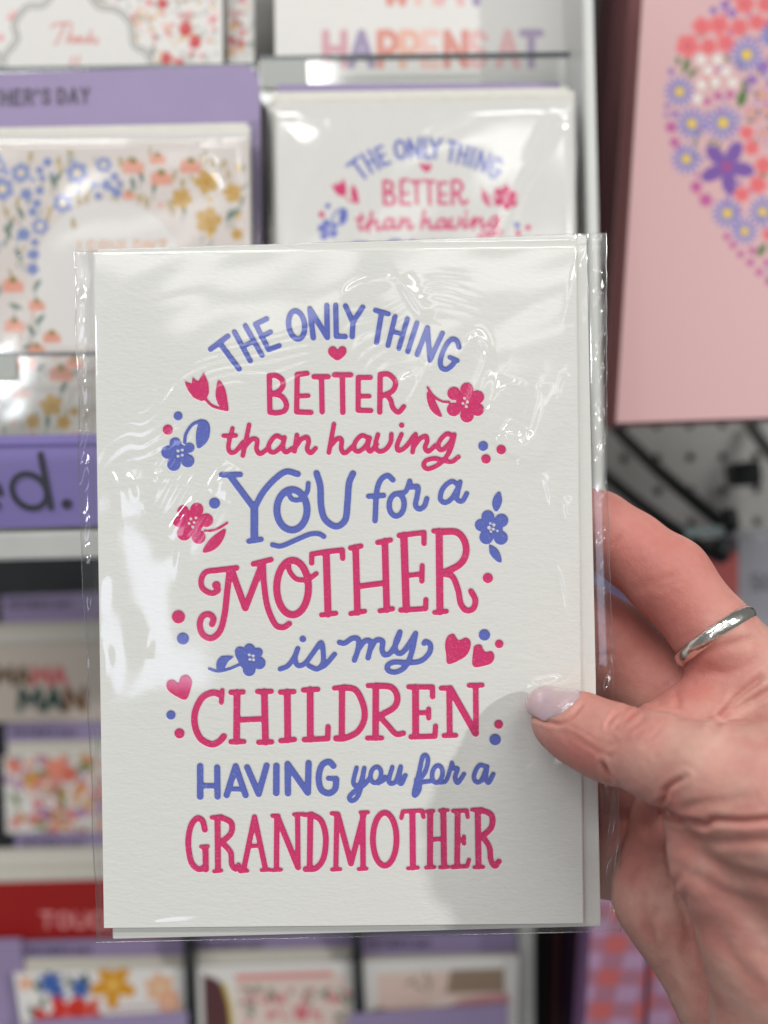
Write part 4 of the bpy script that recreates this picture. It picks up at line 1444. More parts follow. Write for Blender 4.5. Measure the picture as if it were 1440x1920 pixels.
sheet('front_panel', CQ, DC, 2.4, M_LETTER, card, cbase, 0.00055)
q2 = [(177, 475), (1081, 462), (1095, 1730), (196, 1739)]
slab_mesh('back_panel', q2, DC + 0.0009, 0.0006, cbase, M_STOCK, card, bevel=0.0001)

EQ = [(184, 467), (1100, 441), (1127, 1737), (211, 1761)]
ebase = base_of(EQ, DC + 0.0022)
env = thing('envelope', ebase, 'white envelope tucked behind the held Grandmother card', 'envelope')
slab_mesh('pocket', EQ, DC + 0.0020, 0.0009, ebase, cardstock('envelope_paper', (0.79, 0.80, 0.77), 0.35), env, bevel=0.0002)
slab_mesh('flap', [(186, 470), (1098, 444), (660, 900), (640, 900)], DC + 0.0032, 0.0002, ebase, M_STOCK, env)

# ------------------------------------------------------------------ clear sleeve with its creases
def z3(pts, x0, y0, s):
    return [(x0 + x / s, y0 + y / s) for x, y in pts]
RIDGES = [  # (points px, height mm, half-width px)
 (z3([(425, 620), (432, 680), (390, 780), (350, 850)], 620, 420, 2.483), .22, 4),
 (z3([(600, 620), (640, 550), (685, 528), (722, 580), (715, 650), (660, 790), (600, 950)], 620, 420, 2.483), .28, 5),
 (z3([(748, 680), (720, 760), (690, 850)], 620, 420, 2.483), .30, 7),
 (z3([(812, 700), (780, 800), (715, 940)], 620, 420, 2.483), .52, 12),
 (z3([(992, 740), (990, 860), (950, 990), (890, 1050), (800, 1010)], 620, 420, 2.483), .46, 11),
 (z3([(870, 920), (830, 980), (800, 1030)], 620, 420, 2.483), .95, 15),
 (z3([(1088, 690), (1075, 780), (1070, 890)], 620, 420, 2.483), .22, 5),
 (z3([(1190, 110), (1130, 260), (1095, 460)], 620, 420, 2.483), .30, 5),
 (z3([(60, 360), (90, 310), (170, 270), (300, 248)], 620, 420, 2.483), .22, 7),
 (z3([(320, 250), (360, 310), (420, 400), (470, 440)], 620, 420, 2.483), .16, 8),
 (z3([(395, 690), (350, 720), (310, 760)], 620, 420, 2.483), .28, 6),
 (z3([(1190, 180), (1120, 290), (1050, 390)], 120, 820, 3.789), .52, 11),
 (z3([(360, 230), (385, 330), (400, 420), (410, 560)], 120, 820, 3.789), .32, 9),
 (z3([(475, 225), (520, 340), (550, 450)], 120, 820, 3.789), .5, 11),
 (z3([(660, 220), (665, 320)], 120, 820, 3.789), .2, 6),
 (z3([(820, 700), (815, 800), (790, 960)], 120, 820, 3.789), .24, 5),
 (z3([(960, 440), (850, 560), (740, 700)], 120, 820, 3.789), .25, 8),
 (z3([(600, 1400), (560, 1560)], 120, 820, 3.789), .22, 6),
 (z3([(275, 960), (255, 1080), (250, 1300)], 120, 820, 3.789), .2, 6),
 (z3([(240, 1430), (290, 1560), (290, 1850)], 120, 820, 3.789), .2, 8),
 (z3([(215, 1575), (150, 1635), (75, 1700), (-30, 1790)], 960, 880, 3.0), .26, 4),
 (z3([(325, 1670), (295, 1720), (260, 1765), (180, 1850)], 960, 880, 3.0), .24, 4),
 (z3([(320, 1180), (200, 1220), (80, 1230)], 960, 880, 3.0), .25, 14),
 (z3([(390, 300), (410, 400), (405, 500)], 960, 880, 3.0), .2, 5),
 (z3([(170, 20), (210, 120), (230, 240)], 960, 880, 3.0), .2, 6),
 (z3([(300, 150), (320, 240), (330, 300)], 960, 880, 3.0), .22, 7),
 (z3([(250, 480), (300, 640), (330, 900)], 960, 880, 3.0), .14, 6),
 ([(270, 1735), (330, 1728), (400, 1726)], .2, 6),
]
# crease height: the flank is just steep enough to mirror the added glint lamp
def crease_h(p, w):
    x = float(np.mean([q_[0] for q_ in p]))
    tilt = np.interp(x, [176, 640, 1080], [9, 15, 21])
    return 1.12 * w * s_card * 1000.0 * math.tan(math.radians(tilt)) / 0.858
RIDGES = [(p, crease_h(p, w), w) for p, h, w in RIDGES]

def sleeve():
    step = 2.5
    lef = lambda y: np.interp(y, [470, 700, 1000, 1240, 1766], [138, 146, 151, 163, 182]) + 1.5 * np.sin(y / 37.0)
    rig = lambda y: np.interp(y, [437, 900, 1310, 1500, 1748], [1137, 1138, 1151, 1160, 1165])
    nu, nv = int(1000 / step), int(1310 / step)
    uu = np.linspace(0, 1, nu)[None, :]; vv = np.linspace(0, 1, nv)[:, None]
    ytop = 471 + (437 - 471) * uu; ybot = 1767 + (1746 - 1767) * uu
    Y = ytop + (ybot - ytop) * vv
    X = lef(Y) + (rig(Y) - lef(Y)) * uu
    # distance outside the card / envelope outline -> film falls back to the seam plane
    cl = np.interp(Y, [477, 1740], [176, 195]); er = np.interp(Y, [441, 1737], [1100, 1127])
    cr = np.interp(Y, [464, 1731], [1079, 1093])
    outl = np.clip((cl - X) / 14.0, 0, 1); outr = np.clip((X - er) / 12.0, 0, 1)
    mid_r = np.clip((X - cr) / 8.0, 0, 1) * (1 - outr)
    top = np.clip(((464 + (176 - X) * .0144 + 12) - Y) / 14.0, 0, 1)
    bot = np.clip((Y - (1738 - (X - 195) * .01)) / 14.0, 0, 1)
    z = np.full(X.shape, 0.75)                       # mm in front of the card
    sm = lambda t: t * t * (3 - 2 * t)
    z = z + (-2.4) * sm(np.maximum(outl, outr))
    z = z - 1.2 * sm(mid_r) - 1.6 * sm(top) - 2.0 * sm(bot)
    inside = (1 - np.maximum(np.maximum(outl, outr), np.maximum(top, bot)))
    # broad bellying and fine crinkle
    broad = fft_noise(nv, nu, 90, 3, 1.6, 0.9)
    midn = fft_noise(nv, nu, 26, 8, 2.4, 1.15)
    upper = np.clip((1420 - Y) / 420.0, 0.18, 1.0)
    z += (0.11 * broad + 0.030 * midn * upper) * (0.3 + 0.7 * inside)
    # long soft folds that fan across the upper left, and a small fan right of it
    wob = fft_noise(nv, nu, 60, 31); wob2 = fft_noise(nv, nu, 120, 32); amp_ = np.clip(0.85 + 0.4 * fft_noise(nv, nu, 50, 33), 0.35, 1.6)
    gd = catmull([(120, 850), (170, 800), (205, 748), (240, 722), (275, 728), (345, 700), (410, 662), (480, 636), (560, 612), (660, 596)], 14)
    y0 = np.interp(X, gd[:, 0], gd[:, 1]) + 7 * wob2
    t_ = Y - y0
    mk = sm(np.clip((t_ + 6) / 22, 0, 1)) * sm(np.clip((190 - t_) / 90, 0, 1)) * sm(np.clip((600 - X) / 90, 0, 1))
    lam = 20 + 5 * wob2 + t_ * 0.03
    z += 0.068 * mk * amp_ * np.clip((X - 185) / 130, 0.12, 1) * np.sin(2 * np.pi * (t_ * (1 + .25 * (X - 300) / 300) + 15 * wob + 6 * midn) / np.clip(lam, 13, 40))
    rad = np.hypot(X - 800, Y - 780); ang = np.arctan2(Y - 780, X - 800)
    mk2 = np.exp(-(((X - 700) / 60) ** 2 + ((Y - 640) / 62) ** 2) ** 1.3) + .8 * np.exp(-(((X - 835) / 45) ** 2 + ((Y - 560) / 40) ** 2))
    z += 0.028 * mk2 * amp_ * np.sin(rad / 4.4 + 4.5 * wob + 1.5 * midn)
    mk3 = np.exp(-(((X - 352) / 60) ** 2 + ((Y - 905) / 70) ** 2))
    z += 0.05 * mk3 * np.sin(((X - 330) * .85 + (Y - 900) * .5) / 2.9 + wob)
    # loose pillow down the left side
    bx, by = (X - 262) / 78.0, (Y - 1085) / 210.0
    z += 0.42 * np.exp(-(bx * bx + by * by) ** 1.2)
    bx, by = (X - 300) / 32.0, (Y - 960) / 70.0
    z -= 0.22 * np.exp(-(bx * bx + by * by))
    bx, by = (X - 235) / 40.0, (Y - 1200) / 60.0
    z -= 0.35 * np.exp(-(bx * bx + by * by))
    # creased free margins
    fine = fft_noise(nv, nu, 5.0, 14, 4.0, 0.25); fine2 = fft_noise(nv, nu, 24, 15, 3.0, 1.4)
    marg = np.maximum(sm(outl), sm(outr))
    edge = np.clip(np.minimum(X - lef(Y), rig(Y) - X) / 6.0, 0, 1)
    z += marg * edge * (0.22 * fine * np.where(X > 640, 1.0, .35) + 0.34 * fine2)
    for pts, h, w in RIDGES:
        P = catmull(pts, 10)
        R = w * 6.5
        ok = (X > P[:, 0].min() - R) & (X < P[:, 0].max() + R) & (Y > P[:, 1].min() - R) & (Y < P[:, 1].max() + R)
        if not ok.any(): continue
        r = np.where(ok.any(1))[0]; c = np.where(ok.any(0))[0]
        sl = (slice(r[0], r[-1] + 1), slice(c[0], c[-1] + 1))
        # taper along the path
        XX, YY = X[sl], Y[sl]
        best = np.full(XX.shape, 1e9); tt_ = np.zeros(XX.shape); side_ = np.zeros(XX.shape)
        n_ = len(P) - 1
        for i, (a, b) in enumerate(zip(P[:-1], P[1:])):
            ab = b - a; L_ = ab @ ab + 1e-9
            t_ = np.clip(((XX - a[0]) * ab[0] + (YY - a[1]) * ab[1]) / L_, 0, 1)
            d_ = np.hypot(XX - a[0] - t_ * ab[0], YY - a[1] - t_ * ab[1])
            m_ = d_ < best
            sg_ = np.sign((XX - a[0]) * abs(ab[1]) - (YY - a[1]) * ab[0] * (1 if ab[1] >= 0 else -1))
            side_ = np.where(m_, sg_, side_)
            best = np.where(m_, d_, best); tt_ = np.where(m_, (i + t_) / n_, tt_)
        tap = np.sin(np.pi * np.clip(tt_ * .96 + .02, 0, 1)) ** 1.0
        ww_ = np.where(side_ > 0, w * 2.4, w)
        z[sl] += h * 1.15 * tap * np.exp(-(best / ww_) ** 2)
    # pressed flat under the thumb
    bx, by = (X - 1060) / 75.0, (Y - 1370) / 70.0
    k_ = np.exp(-(bx * bx + by * by) ** 1.5)
    z = z * (1 - k_) + 0.25 * k_
    z = np.where((inside > .98) & (mid_r < .02), np.maximum(z, 0.12), z)
    base = base_of(EQ, DC)
    W = at(X, Y, DC + warp_card(X, Y) - z / 1000.0) - base
    t = thing('plastic_sleeve', base, 'crinkled clear cellophane sleeve around the held Grandmother card', 'sleeve')
    fr = link('front_film', mesh_from('front_film', W.reshape(-1, 3), grid_quads(nv, nu), True), M_FILM, t)
    # back sheet, joined to the front along both sides
    nb = 60
    ub = np.linspace(0, 1, nb)[None, :]; vb = np.linspace(0, 1, 90)[:, None]
    Yb = (471 - 34 * ub) + ((1767 - 21 * ub) - (471 - 34 * ub)) * vb
    Xb = lef(Yb) + (rig(Yb) - lef(Yb)) * ub
    eb = np.clip(np.minimum(ub, 1 - ub) * 16, 0, 1) * np.ones_like(vb)
    zb = 0.0017 + 0.0022 * sm(eb)
    Wb = at(Xb, Yb, DC + warp_card(Xb, Yb) + zb) - base
    link('back_film', mesh_from('back_film', Wb.reshape(-1, 3), grid_quads(90, nb), True), M_FILM, t)
    # heat-sealed side seams and the folded top and bottom rims
    ys = np.linspace(472, 1765, 140)
    def seam(xf, ya, yb_, wob):
        yy = np.linspace(ya, yb_, 130)
        pts = at(xf(yy) + wob * np.sin(yy / 9.0) * .5, yy, np.full_like(yy, DC + 0.0016)) - base
        return tube_mesh('seam', list(pts), 0.00016, 6)
    link('seam', seam(lef, 472, 1765, 1.0), M_SEAM, t)
    link('seam', seam(rig, 438, 1747, 1.0), M_SEAM, t)
    for ya, yb_ in ((471, 437), (1767, 1746)):
        xs = np.linspace(float(lef(ya)), float(rig(yb_)), 120)
        yy = np.interp(xs, [xs[0], xs[-1]], [ya, yb_])
        pts = at(xs, yy, np.full_like(xs, DC + 0.0014)) - base
        link('rim', tube_mesh('rim', list(pts), 0.00013, 6), M_SEAM, t)
    return t
M_SEAM = film('film_seam', 3.2, 0.12, (0.93, 0.93, 0.93))
sleeve()

# ================================================================== THE HAND
def smin(a, b, k):
    h = np.clip(0.5 + 0.5 * (b - a) / k, 0, 1)
    return b * (1 - h) + a * h - k * h * (1 - h)

def round_cone(P, a, b, ra, rb):
    ba = b - a; l2 = ba @ ba
    t = np.clip(((P - a) @ ba) / l2, 0, 1)
    q_ = P - a - t[..., None] * ba
    return np.sqrt((q_ * q_).sum(-1)) - (ra + (rb - ra) * t)

def N(px, py, d, r):
    return (at(px, py, d), r)
THUMB = [N(1052, 1352, .1990, .0066), N(1085, 1366, .1955, .0074), N(1130, 1388, .1905, .0076), N(1160, 1396, .1872, .0074),
         N(1240, 1421, .1795, .0083), N(1330, 1452, .1725, .0092), N(1450, 1510, .170, .0150), N(1580, 1620, .172, .0220)]
INDEX = [N(1020, 950, .2235, .0075), N(1120, 990, .2225, .0087), N(1180, 1028, .2195, .0087), N(1252, 1083, .2145, .0096), N(1345, 1195, .2065, .0090),
         N(1425, 1300, .2060, .0125), N(1540, 1430, .2020, .0190)]
MIDDLE = [N(1020, 1140, .2290, .0085), N(1085, 1172, .2300, .0104), N(1140, 1210, .2290, .0112), N(1215, 1278, .2260, .0116), N(1340, 1370, .2160, .0135), N(1540, 1450, .205, .019)]
RINGF = [N(1010, 1410, .2310, .0085), N(1130, 1440, .2340, .0098), N(1290, 1490, .2300, .0115), N(1480, 1540, .212, .017)]
PINKY = [N(1010, 1570, .2290, .0080), N(1120, 1600, .2320, .0098), N(1262, 1630, .2260, .0112), N(1450, 1660, .208, .017)]
WEB = [N(1240, 1390, .2005, .0086), N(1325, 1362, .2030, .0102), N(1425, 1310, .2060, .0125), N(1560, 1450, .198, .02)]
PALM = [N(1300, 1450, .2200, .0120), N(1262, 1675, .2100, .0132), N(1400, 1885, .2030, .0140), N(1520, 2080, .1980, .0180), N(1640, 2300, .195, .022)]
THENAR = [N(1334, 1545, .1785, .0088), N(1370, 1620, .1770, .0105), N(1462, 1765, .1760, .0142), N(1530, 1960, .178, .0190), N(1640, 2200, .185, .0240)]

H = 0.00046
lo = np.array([at(985, 2330, .25)[0] + 0.0, 0.1485, at(985, 2330, .20)[2]])
lo[0] = at(1000, 1500, .235)[0] - 0.008
hi = np.array([at(1660, 1500, .19)[0], 0.256, at(1000, 860, .235)[2]])
dims = np.ceil((hi - lo) / H).astype(int)
gx_ = (lo[0] + H * np.arange(dims[0])).astype(np.float32)
gy_ = (lo[1] + H * np.arange(dims[1])).astype(np.float32)
gz_ = (lo[2] + H * np.arange(dims[2])).astype(np.float32)

def chain_field(ch, k):
    D = np.full(dims, 0.02, np.float32)
    for (a, ra), (b, rb) in zip(ch[:-1], ch[1:]):
        R = max(ra, rb) + 0.009
        mn = np.minimum(a, b) - R; mx = np.maximum(a, b) + R
        i0 = np.clip(((mn - lo) / H).astype(int), 0, dims); i1 = np.clip(((mx - lo) / H).astype(int) + 1, 0, dims)
        if (i1 <= i0).any(): continue
        sl = tuple(slice(p, q__) for p, q__ in zip(i0, i1))
        G = np.stack(np.meshgrid(gx_[sl[0]], gy_[sl[1]], gz_[sl[2]], indexing='ij'), -1)
        d = round_cone(G, a.astype(np.float32), b.astype(np.float32), ra, rb)
        D[sl] = smin(D[sl], d, k)
    return D

def build_hand():
    thumb = chain_field(THUMB, .003)
    idx = chain_field(INDEX, .003)
    mid = chain_field(MIDDLE, .003)
    D = smin(chain_field(PALM, .004), chain_field(RINGF, .003), .004)
    D = smin(D, chain_field(PINKY, .003), .004)
    web = chain_field(WEB, .004)
    D = smin(D, mid, .0015)
    top = smin(idx, web, .004)
    D = smin(D, top, .0012)
    then = chain_field(THENAR, .004)
    tt_ = smin(thumb, then, .0022)
    D = smin(D, tt_, .0009)
    return D, thumb

def surface_nets(D):
    neg = D < 0
    n0, n1, n2 = D.shape
    c = np.zeros((n0 - 1, n1 - 1, n2 - 1), np.uint8)
    for i in (0, 1):
        for j in (0, 1):
            for k in (0, 1):
                c += neg[i:n0 - 1 + i, j:n1 - 1 + j, k:n2 - 1 + k]
    act = (c > 0) & (c < 8)
    I = np.argwhere(act)
    vid = np.full(act.shape, -1, np.int64); vid[act] = np.arange(len(I))
    acc = np.zeros((len(I), 3)); cnt = np.zeros(len(I))
    cor = [(i, j, k) for i in (0, 1) for j in (0, 1) for k in (0, 1)]
    for a in cor:
        for ax in range(3):
            if a[ax] == 1: continue
            b = list(a); b[ax] = 1
            da = D[I[:, 0] + a[0], I[:, 1] + a[1], I[:, 2] + a[2]]
            db = D[I[:, 0] + b[0], I[:, 1] + b[1], I[:, 2] + b[2]]
            x = (da < 0) != (db < 0)
            t = np.where(x, da / np.where(x, da - db, 1), 0)
            p = np.tile(np.array(a, float), (len(I), 1)); p[:, ax] += t
            acc[x] += p[x]; cnt[x] += 1
    V = (I + acc / cnt[:, None]) * H + lo
    Q = []
    for ax in range(3):
        s0 = [slice(None)] * 3; s1 = [slice(None)] * 3
        s0[ax] = slice(0, -1); s1[ax] = slice(1, None)
        ch = neg[tuple(s0)] != neg[tuple(s1)]
        E = np.argwhere(ch)
        o1, o2 = [(1, 2), (2, 0), (0, 1)][ax]
        E = E[(E[:, o1] > 0) & (E[:, o2] > 0) & (E[:, o1] < D.shape[o1] - 1) & (E[:, o2] < D.shape[o2] - 1)]
        inside = neg[E[:, 0], E[:, 1], E[:, 2]]
        def cell(d1, d2):
            C = E.copy(); C[:, o1] -= d1; C[:, o2] -= d2
            return vid[C[:, 0], C[:, 1], C[:, 2]]
        q_ = np.stack([cell(1, 1), cell(0, 1), cell(0, 0), cell(1, 0)], 1)
        q_[~inside] = q_[~inside][:, ::-1]
        Q.append(q_)
    return V, np.vstack(Q)

def vert_normals(V, Q):
    n = np.cross(V[Q[:, 2]] - V[Q[:, 0]], V[Q[:, 3]] - V[Q[:, 1]])
    N_ = np.zeros_like(V)
    for k in range(4):
        for a in range(3):
            N_[:, a] += np.bincount(Q[:, k], n[:, a], len(V))
    return N_ / (np.linalg.norm(N_, axis=1, keepdims=True) + 1e-20)

def smooth_mesh(V, Q, it, lam=.5):
    E = np.vstack([Q[:, [0, 1]], Q[:, [1, 2]], Q[:, [2, 3]], Q[:, [3, 0]]])
    deg = np.bincount(E[:, 0], minlength=len(V)) + np.bincount(E[:, 1], minlength=len(V))
    for _ in range(it):
        S = np.zeros_like(V)
        for a in range(3):
            S[:, a] = np.bincount(E[:, 0], V[E[:, 1], a], len(V)) + np.bincount(E[:, 1], V[E[:, 0], a], len(V))
        V = V + lam * (S / np.maximum(deg, 1)[:, None] - V)
    return V

# creases traced on the skin: (points px, depth mm, half-width px, bulge mm beside the crease)
z1 = lambda *p: z3(p, 970, 1270, 4.8)
z2 = lambda *p: z3(p, 1180, 1120, 5.54)
z4 = lambda *p: z3(p, 1140, 1440, 4.8)
z5 = lambda *p: z3(p, 1040, 1380, 3.555)
z6 = lambda *p: z3(p, 960, 880, 3.0)
CREASES = [
 (z2((880, 1360), (960, 1240), (1040, 1130), (1120, 1040), (1290, 900), (1420, 780)), .9, 7, .22),
 (z2((980, 1250), (1200, 1110), (1440, 985), (1600, 900)), .7, 8, .20),
 (z2((500, 880), (490, 1000), (500, 1240)), .30, 8, .08), (z2((340, 1010), (320, 1100), (330, 1200)), .22, 8, .06),
 (z2((690, 640), (960, 510), (1200, 450), (1400, 420)), .35, 9, .10), (z2((780, 760), (960, 790), (1100, 770), (1440, 620)), .30, 9, .08),
 (z2((640, 960), (900, 930), (1100, 900)), .15, 9, .04), (z2((1170, 1350), (1300, 1360), (1440, 1420)), .2, 10, .05),
]
DEEP = [
 (z4((440, 320), (495, 285), (510, 235), (520, 190), (600, 130), (700, 80)), .9, 5, .22),
 (z4((495, 330), (520, 385), (570, 425), (640, 460), (800, 488), (880, 512), (950, 468), (1200, 480), (1440, 465), (1600, 470)), 1.2, 6, .3),
 (z4((655, 455), (648, 490), (640, 520)), .6, 4, .1), (z4((650, 420), (680, 390), (760, 340), (900, 310), (1100, 290), (1300, 240)), .30, 8, .08),
 (z4((560, 600), (620, 640), (800, 745), (1000, 870), (1200, 960), (1440, 1020), (1600, 1060)), .75, 13, .22),
 (z4((700, 560), (800, 630), (1000, 668), (1440, 665), (1600, 660)), .65, 11, .2), (z4((980, 750), (1150, 790), (1440, 830)), .4, 12, .12),
 (z4((640, 820), (760, 930), (900, 1035), (1150, 1160), (1440, 1290)), .6, 14, .2), (z4((800, 1120), (1000, 1200), (1250, 1330), (1440, 1440)), .35, 14, .12),
 (z4((640, 900), (615, 1010), (560, 1070), (480, 1130)), .7, 9, .15), (z4((350, 1000), (330, 1250), (345, 1440), (420, 1640)), .45, 9, .14),
 (z4((460, 1150), (440, 1300), (400, 1440)), .35, 9, .1), (z4((700, 1000), (690, 1250), (720, 1440), (780, 1700)), .45, 10, .14),
 (z4((330, 820), (200, 970), (130, 1100)), .6, 12, .12), (z4((250, 300), (330, 480), (420, 640)), .35, 10, .1),
 (z5((640, 1180), (640, 1300), (680, 1500), (760, 1700)), .4, 10, .12), (z5((850, 1280), (870, 1500), (960, 1750)), .5, 12, .15),
 (z5((740, 1300), (760, 1500), (840, 1800)), .3, 10, .08), (z5((1060, 1260), (1200, 1500), (1422, 1750)), .35, 14, .1),
]
KNUCKLE = [
 (z1((925, 285), (865, 355), (815, 420)), .38, 4.5, .14), (z1((1115, 285), (1010, 360), (955, 410)), .42, 4.5, .16),
 (z1((1165, 300), (1090, 420), (940, 505)), .30, 5, .12), (z1((1030, 250), (960, 300), (900, 380)), .18, 4, .06),
 (z1((760, 765), (795, 845), (842, 925)), 1.0, 5, .25), (z1((330, 450), (520, 560), (750, 690), (900, 730)), .20, 6, .06),
 (z1((520, 520), (640, 620), (760, 680)), .14, 4, .04), (z1((940, 520), (860, 600), (760, 650)), .16, 6, .04),
 (z1((640, 740), (760, 700), (900, 690)), .12, 6, .03), (z1((1280, 340), (1180, 450), (1000, 560)), .16, 8, .05),
 (z1((900, 620), (1050, 600), (1300, 560)), .10, 8, .03),
 (z1((880, 300), (840, 370), (800, 470)), .16, 3, .05), (z1((1000, 300), (930, 390), (880, 470)), .20, 3, .06), (z1((1060, 300), (985, 400), (900, 490)), .18, 3, .05),
 (z1((420, 470), (560, 540), (700, 640)), .12, 3.5, .03), (z1((460, 430), (600, 500), (760, 600)), .10, 3.5, .03), (z1((380, 520), (520, 640), (680, 720)), .10, 4, .03),
 (z1((1200, 330), (1140, 430), (1060, 520)), .16, 4, .05), (z1((1350, 380), (1250, 500), (1120, 600)), .12, 5, .04),
 (z6((800, 690), (880, 660), (980, 620)), .08, 5, .03), (z6((1100, 880), (1010, 930), (940, 960)), .12, 6, .03),
]
CREASES += [(p, d * (.55 if max(q_[0] for q_ in p) - min(q_[0] for q_ in p) > 48 else 1.15), w * .85, b) for p, d, w, b in KNUCKLE]
CREASES += [(p, d * 0.92, w, b * 1.0) for p, d, w, b in DEEP]
CREASES += [
 (z1((610, 215), (560, 275), (490, 350), (400, 418), (300, 408), (200, 378), (125, 360)), .5, 4, .14),
 (z6((545, 450), (590, 400), (620, 360)), .28, 5, .06), (z6((830, 650), (880, 610), (960, 585)), .18, 8, .05), (z6((640, 690), (760, 650), (860, 640)), .14, 9, .04),
 (z6((470, 1070), (510, 1050), (560, 1035)), .6, 5, .12), (z6((470, 600), (520, 700), (540, 800)), .2, 8, .05),
]

HF = {}
def hand_object():
    D, thumb_field = build_hand()
    HF['thumb'] = thumb_field
    V, Q = surface_nets(D)
    V = smooth_mesh(V, Q, 9)
    Nn = vert_normals(V, Q)
    px, py, dd = project(V)
    facing = (Nn * (V - CAM)).sum(1) < 0
    # nearest-surface test so that creases only cut what they lie on
    bx = np.clip((px / 5).astype(int), 0, 399); by = np.clip((py / 5).astype(int), 0, 499)
    zb = np.full((400, 500), 9.0)
    np.minimum.at(zb, (bx, by), dd)
    zmin = zb.copy()
    for i in (-1, 0, 1):
        for j in (-1, 0, 1):
            zmin = np.minimum(zmin, np.roll(np.roll(zb, i, 0), j, 1))
    vis = facing & (dd < zmin[bx, by] + 0.006)
    off = np.zeros(len(V))
    for pts, dep, w, bul in CREASES:
        P = catmull(pts, 8)
        R = w * 4
        s = np.where(vis & (px > P[:, 0].min() - R) & (px < P[:, 0].max() + R) & (py > P[:, 1].min() - R) & (py < P[:, 1].max() + R))[0]
        if len(s) == 0: continue
        d = seg_dist(px[s], py[s], P)
        n_ = len(P)
        dk = np.min(np.hypot(px[s][:, None] - P[None, [0, -1], 0], py[s][:, None] - P[None, [0, -1], 1]), 1)
        tap = np.clip(dk / (w * 3.0), 0.15, 1)
        off[s] += tap * (-dep * np.exp(-(d / w) ** 2) + bul * np.exp(-((d - 2.1 * w) / (1.2 * w)) ** 2))
    V = V + Nn * (off / 1000.0)[:, None]
    V = smooth_mesh(V, Q, 1, .25)
    base = at(1500, 2080, .198)
    me = mesh_from('skin', V - base, Q, True)
    # redness of the skin: fingertips, finger joints, creases
    red = np.zeros(len(V))
    for x, y, r, a in ((1180, 1030, 150, .9), (1300, 1120, 110, .55), (1160, 1220, 130, .6), (1050, 1400, 70, .55), (1100, 1420, 50, .5), (1190, 1560, 90, .9),
                       (1330, 1260, 60, .6), (1290, 1300, 60, .5), (1180, 1350, 45, .3), (1110, 1330, 30, .3), (1300, 1760, 60, .5), (1250, 1510, 25, .5), (1300, 1540, 40, .4)):
        red += a * np.exp(-((px - x) ** 2 + (py - y) ** 2) / (r * r))
    red += np.clip(-off, 0, 1) * .6
    a = me.attributes.new('Redness', 'FLOAT', 'POINT')
    a.data.foreach_set('value', np.clip(red, 0, 1).astype(np.float32))
    hand = thing('hand', base, 'bare hand gripping the card edge, thumb in front and fingers behind', 'hand')
    link('skin', me, M_SKIN, hand)
    return hand, base

def skin_material():
    mt, nt, p, out = new_mat('skin')
    L = nt.links.new
    tc = node(nt, 'ShaderNodeTexCoord')
    n1 = node(nt, 'ShaderNodeTexNoise'); n1.inputs['Scale'].default_value = 95; n1.inputs['Detail'].default_value = 4
    n2 = node(nt, 'ShaderNodeTexNoise'); n2.inputs['Scale'].default_value = 520; n2.inputs['Detail'].default_value = 4
    v1 = node(nt, 'ShaderNodeTexVoronoi'); v1.inputs['Scale'].default_value = 1900; v1.feature = 'DISTANCE_TO_EDGE'
    mp = node(nt, 'ShaderNodeMapping'); mp.inputs['Rotation'].default_value = (0.3, 0.5, 0.7); mp.inputs['Scale'].default_value = (1, 1, .55)
    L(tc.outputs['Object'], mp.inputs['Vector']); L(mp.outputs['Vector'], v1.inputs['Vector'])
    for n in (n1, n2): L(tc.outputs['Object'], n.inputs['Vector'])
    at_ = node(nt, 'ShaderNodeAttribute'); at_.attribute_name = 'Redness'
    # blotches
    m1 = node(nt, 'ShaderNodeMix', data_type='RGBA')
    m1.inputs['A'].default_value = (0.595, 0.350, 0.290, 1); m1.inputs['B'].default_value = (0.55, 0.255, 0.218, 1)
    mr = node(nt, 'ShaderNodeMapRange'); mr.inputs['From Min'].default_value = .38; mr.inputs['From Max'].default_value = .62
    L(n1.outputs['Fac'], mr.inputs['Value']); L(mr.outputs[0], m1.inputs['Factor'])
    m2 = node(nt, 'ShaderNodeMix', data_type='RGBA'); m2.inputs['B'].default_value = (0.52, 0.175, 0.148, 1)
    mu = node(nt, 'ShaderNodeMath', operation='MULTIPLY'); mu.inputs[1].default_value = .85
    L(at_.outputs['Fac'], mu.inputs[0]); L(mu.outputs[0], m2.inputs['Factor'])
    L(m1.outputs['Result'], m2.inputs['A'])
    m3 = node(nt, 'ShaderNodeMix', data_type='RGBA', blend_type='MULTIPLY'); m3.inputs['Factor'].default_value = .35
    mr2 = node(nt, 'ShaderNodeMapRange'); mr2.inputs['To Min'].default_value = .7; mr2.inputs['To Max'].default_value = 1.25
    L(n2.outputs['Fac'], mr2.inputs['Value'])
    L(m2.outputs['Result'], m3.inputs['A']); L(mr2.outputs[0], m3.inputs['B'])
    L(m3.outputs['Result'], p.inputs['Base Color'])
    p.inputs['Roughness'].default_value = 0.48
    p.inputs['Specular IOR Level'].default_value = 0.4
    p.inputs['Subsurface Weight'].default_value = 0.35
    p.inputs['Subsurface Radius'].default_value = (1.0, 0.35, 0.2)
    p.inputs['Subsurface Scale'].default_value = 0.0022
    mn = node(nt, 'ShaderNodeMath', operation='MINIMUM'); mn.inputs[1].default_value = .12
    L(v1.outputs['Distance'], mn.inputs[0])
    b1 = node(nt, 'ShaderNodeBump'); b1.inputs['Strength'].default_value = .4; b1.inputs['Distance'].default_value = .0006
    L(mn.outputs[0], b1.inputs['Height'])
    b2 = node(nt, 'ShaderNodeBump'); b2.inputs['Strength'].default_value = .35; b2.inputs['Distance'].default_value = .0005
    L(n2.outputs['Fac'], b2.inputs['Height']); L(b1.outputs['Normal'], b2.inputs['Normal'])
    L(b2.outputs['Normal'], p.inputs['Normal'])
    return mt
M_SKIN = skin_material()
hand, hbase = hand_object()

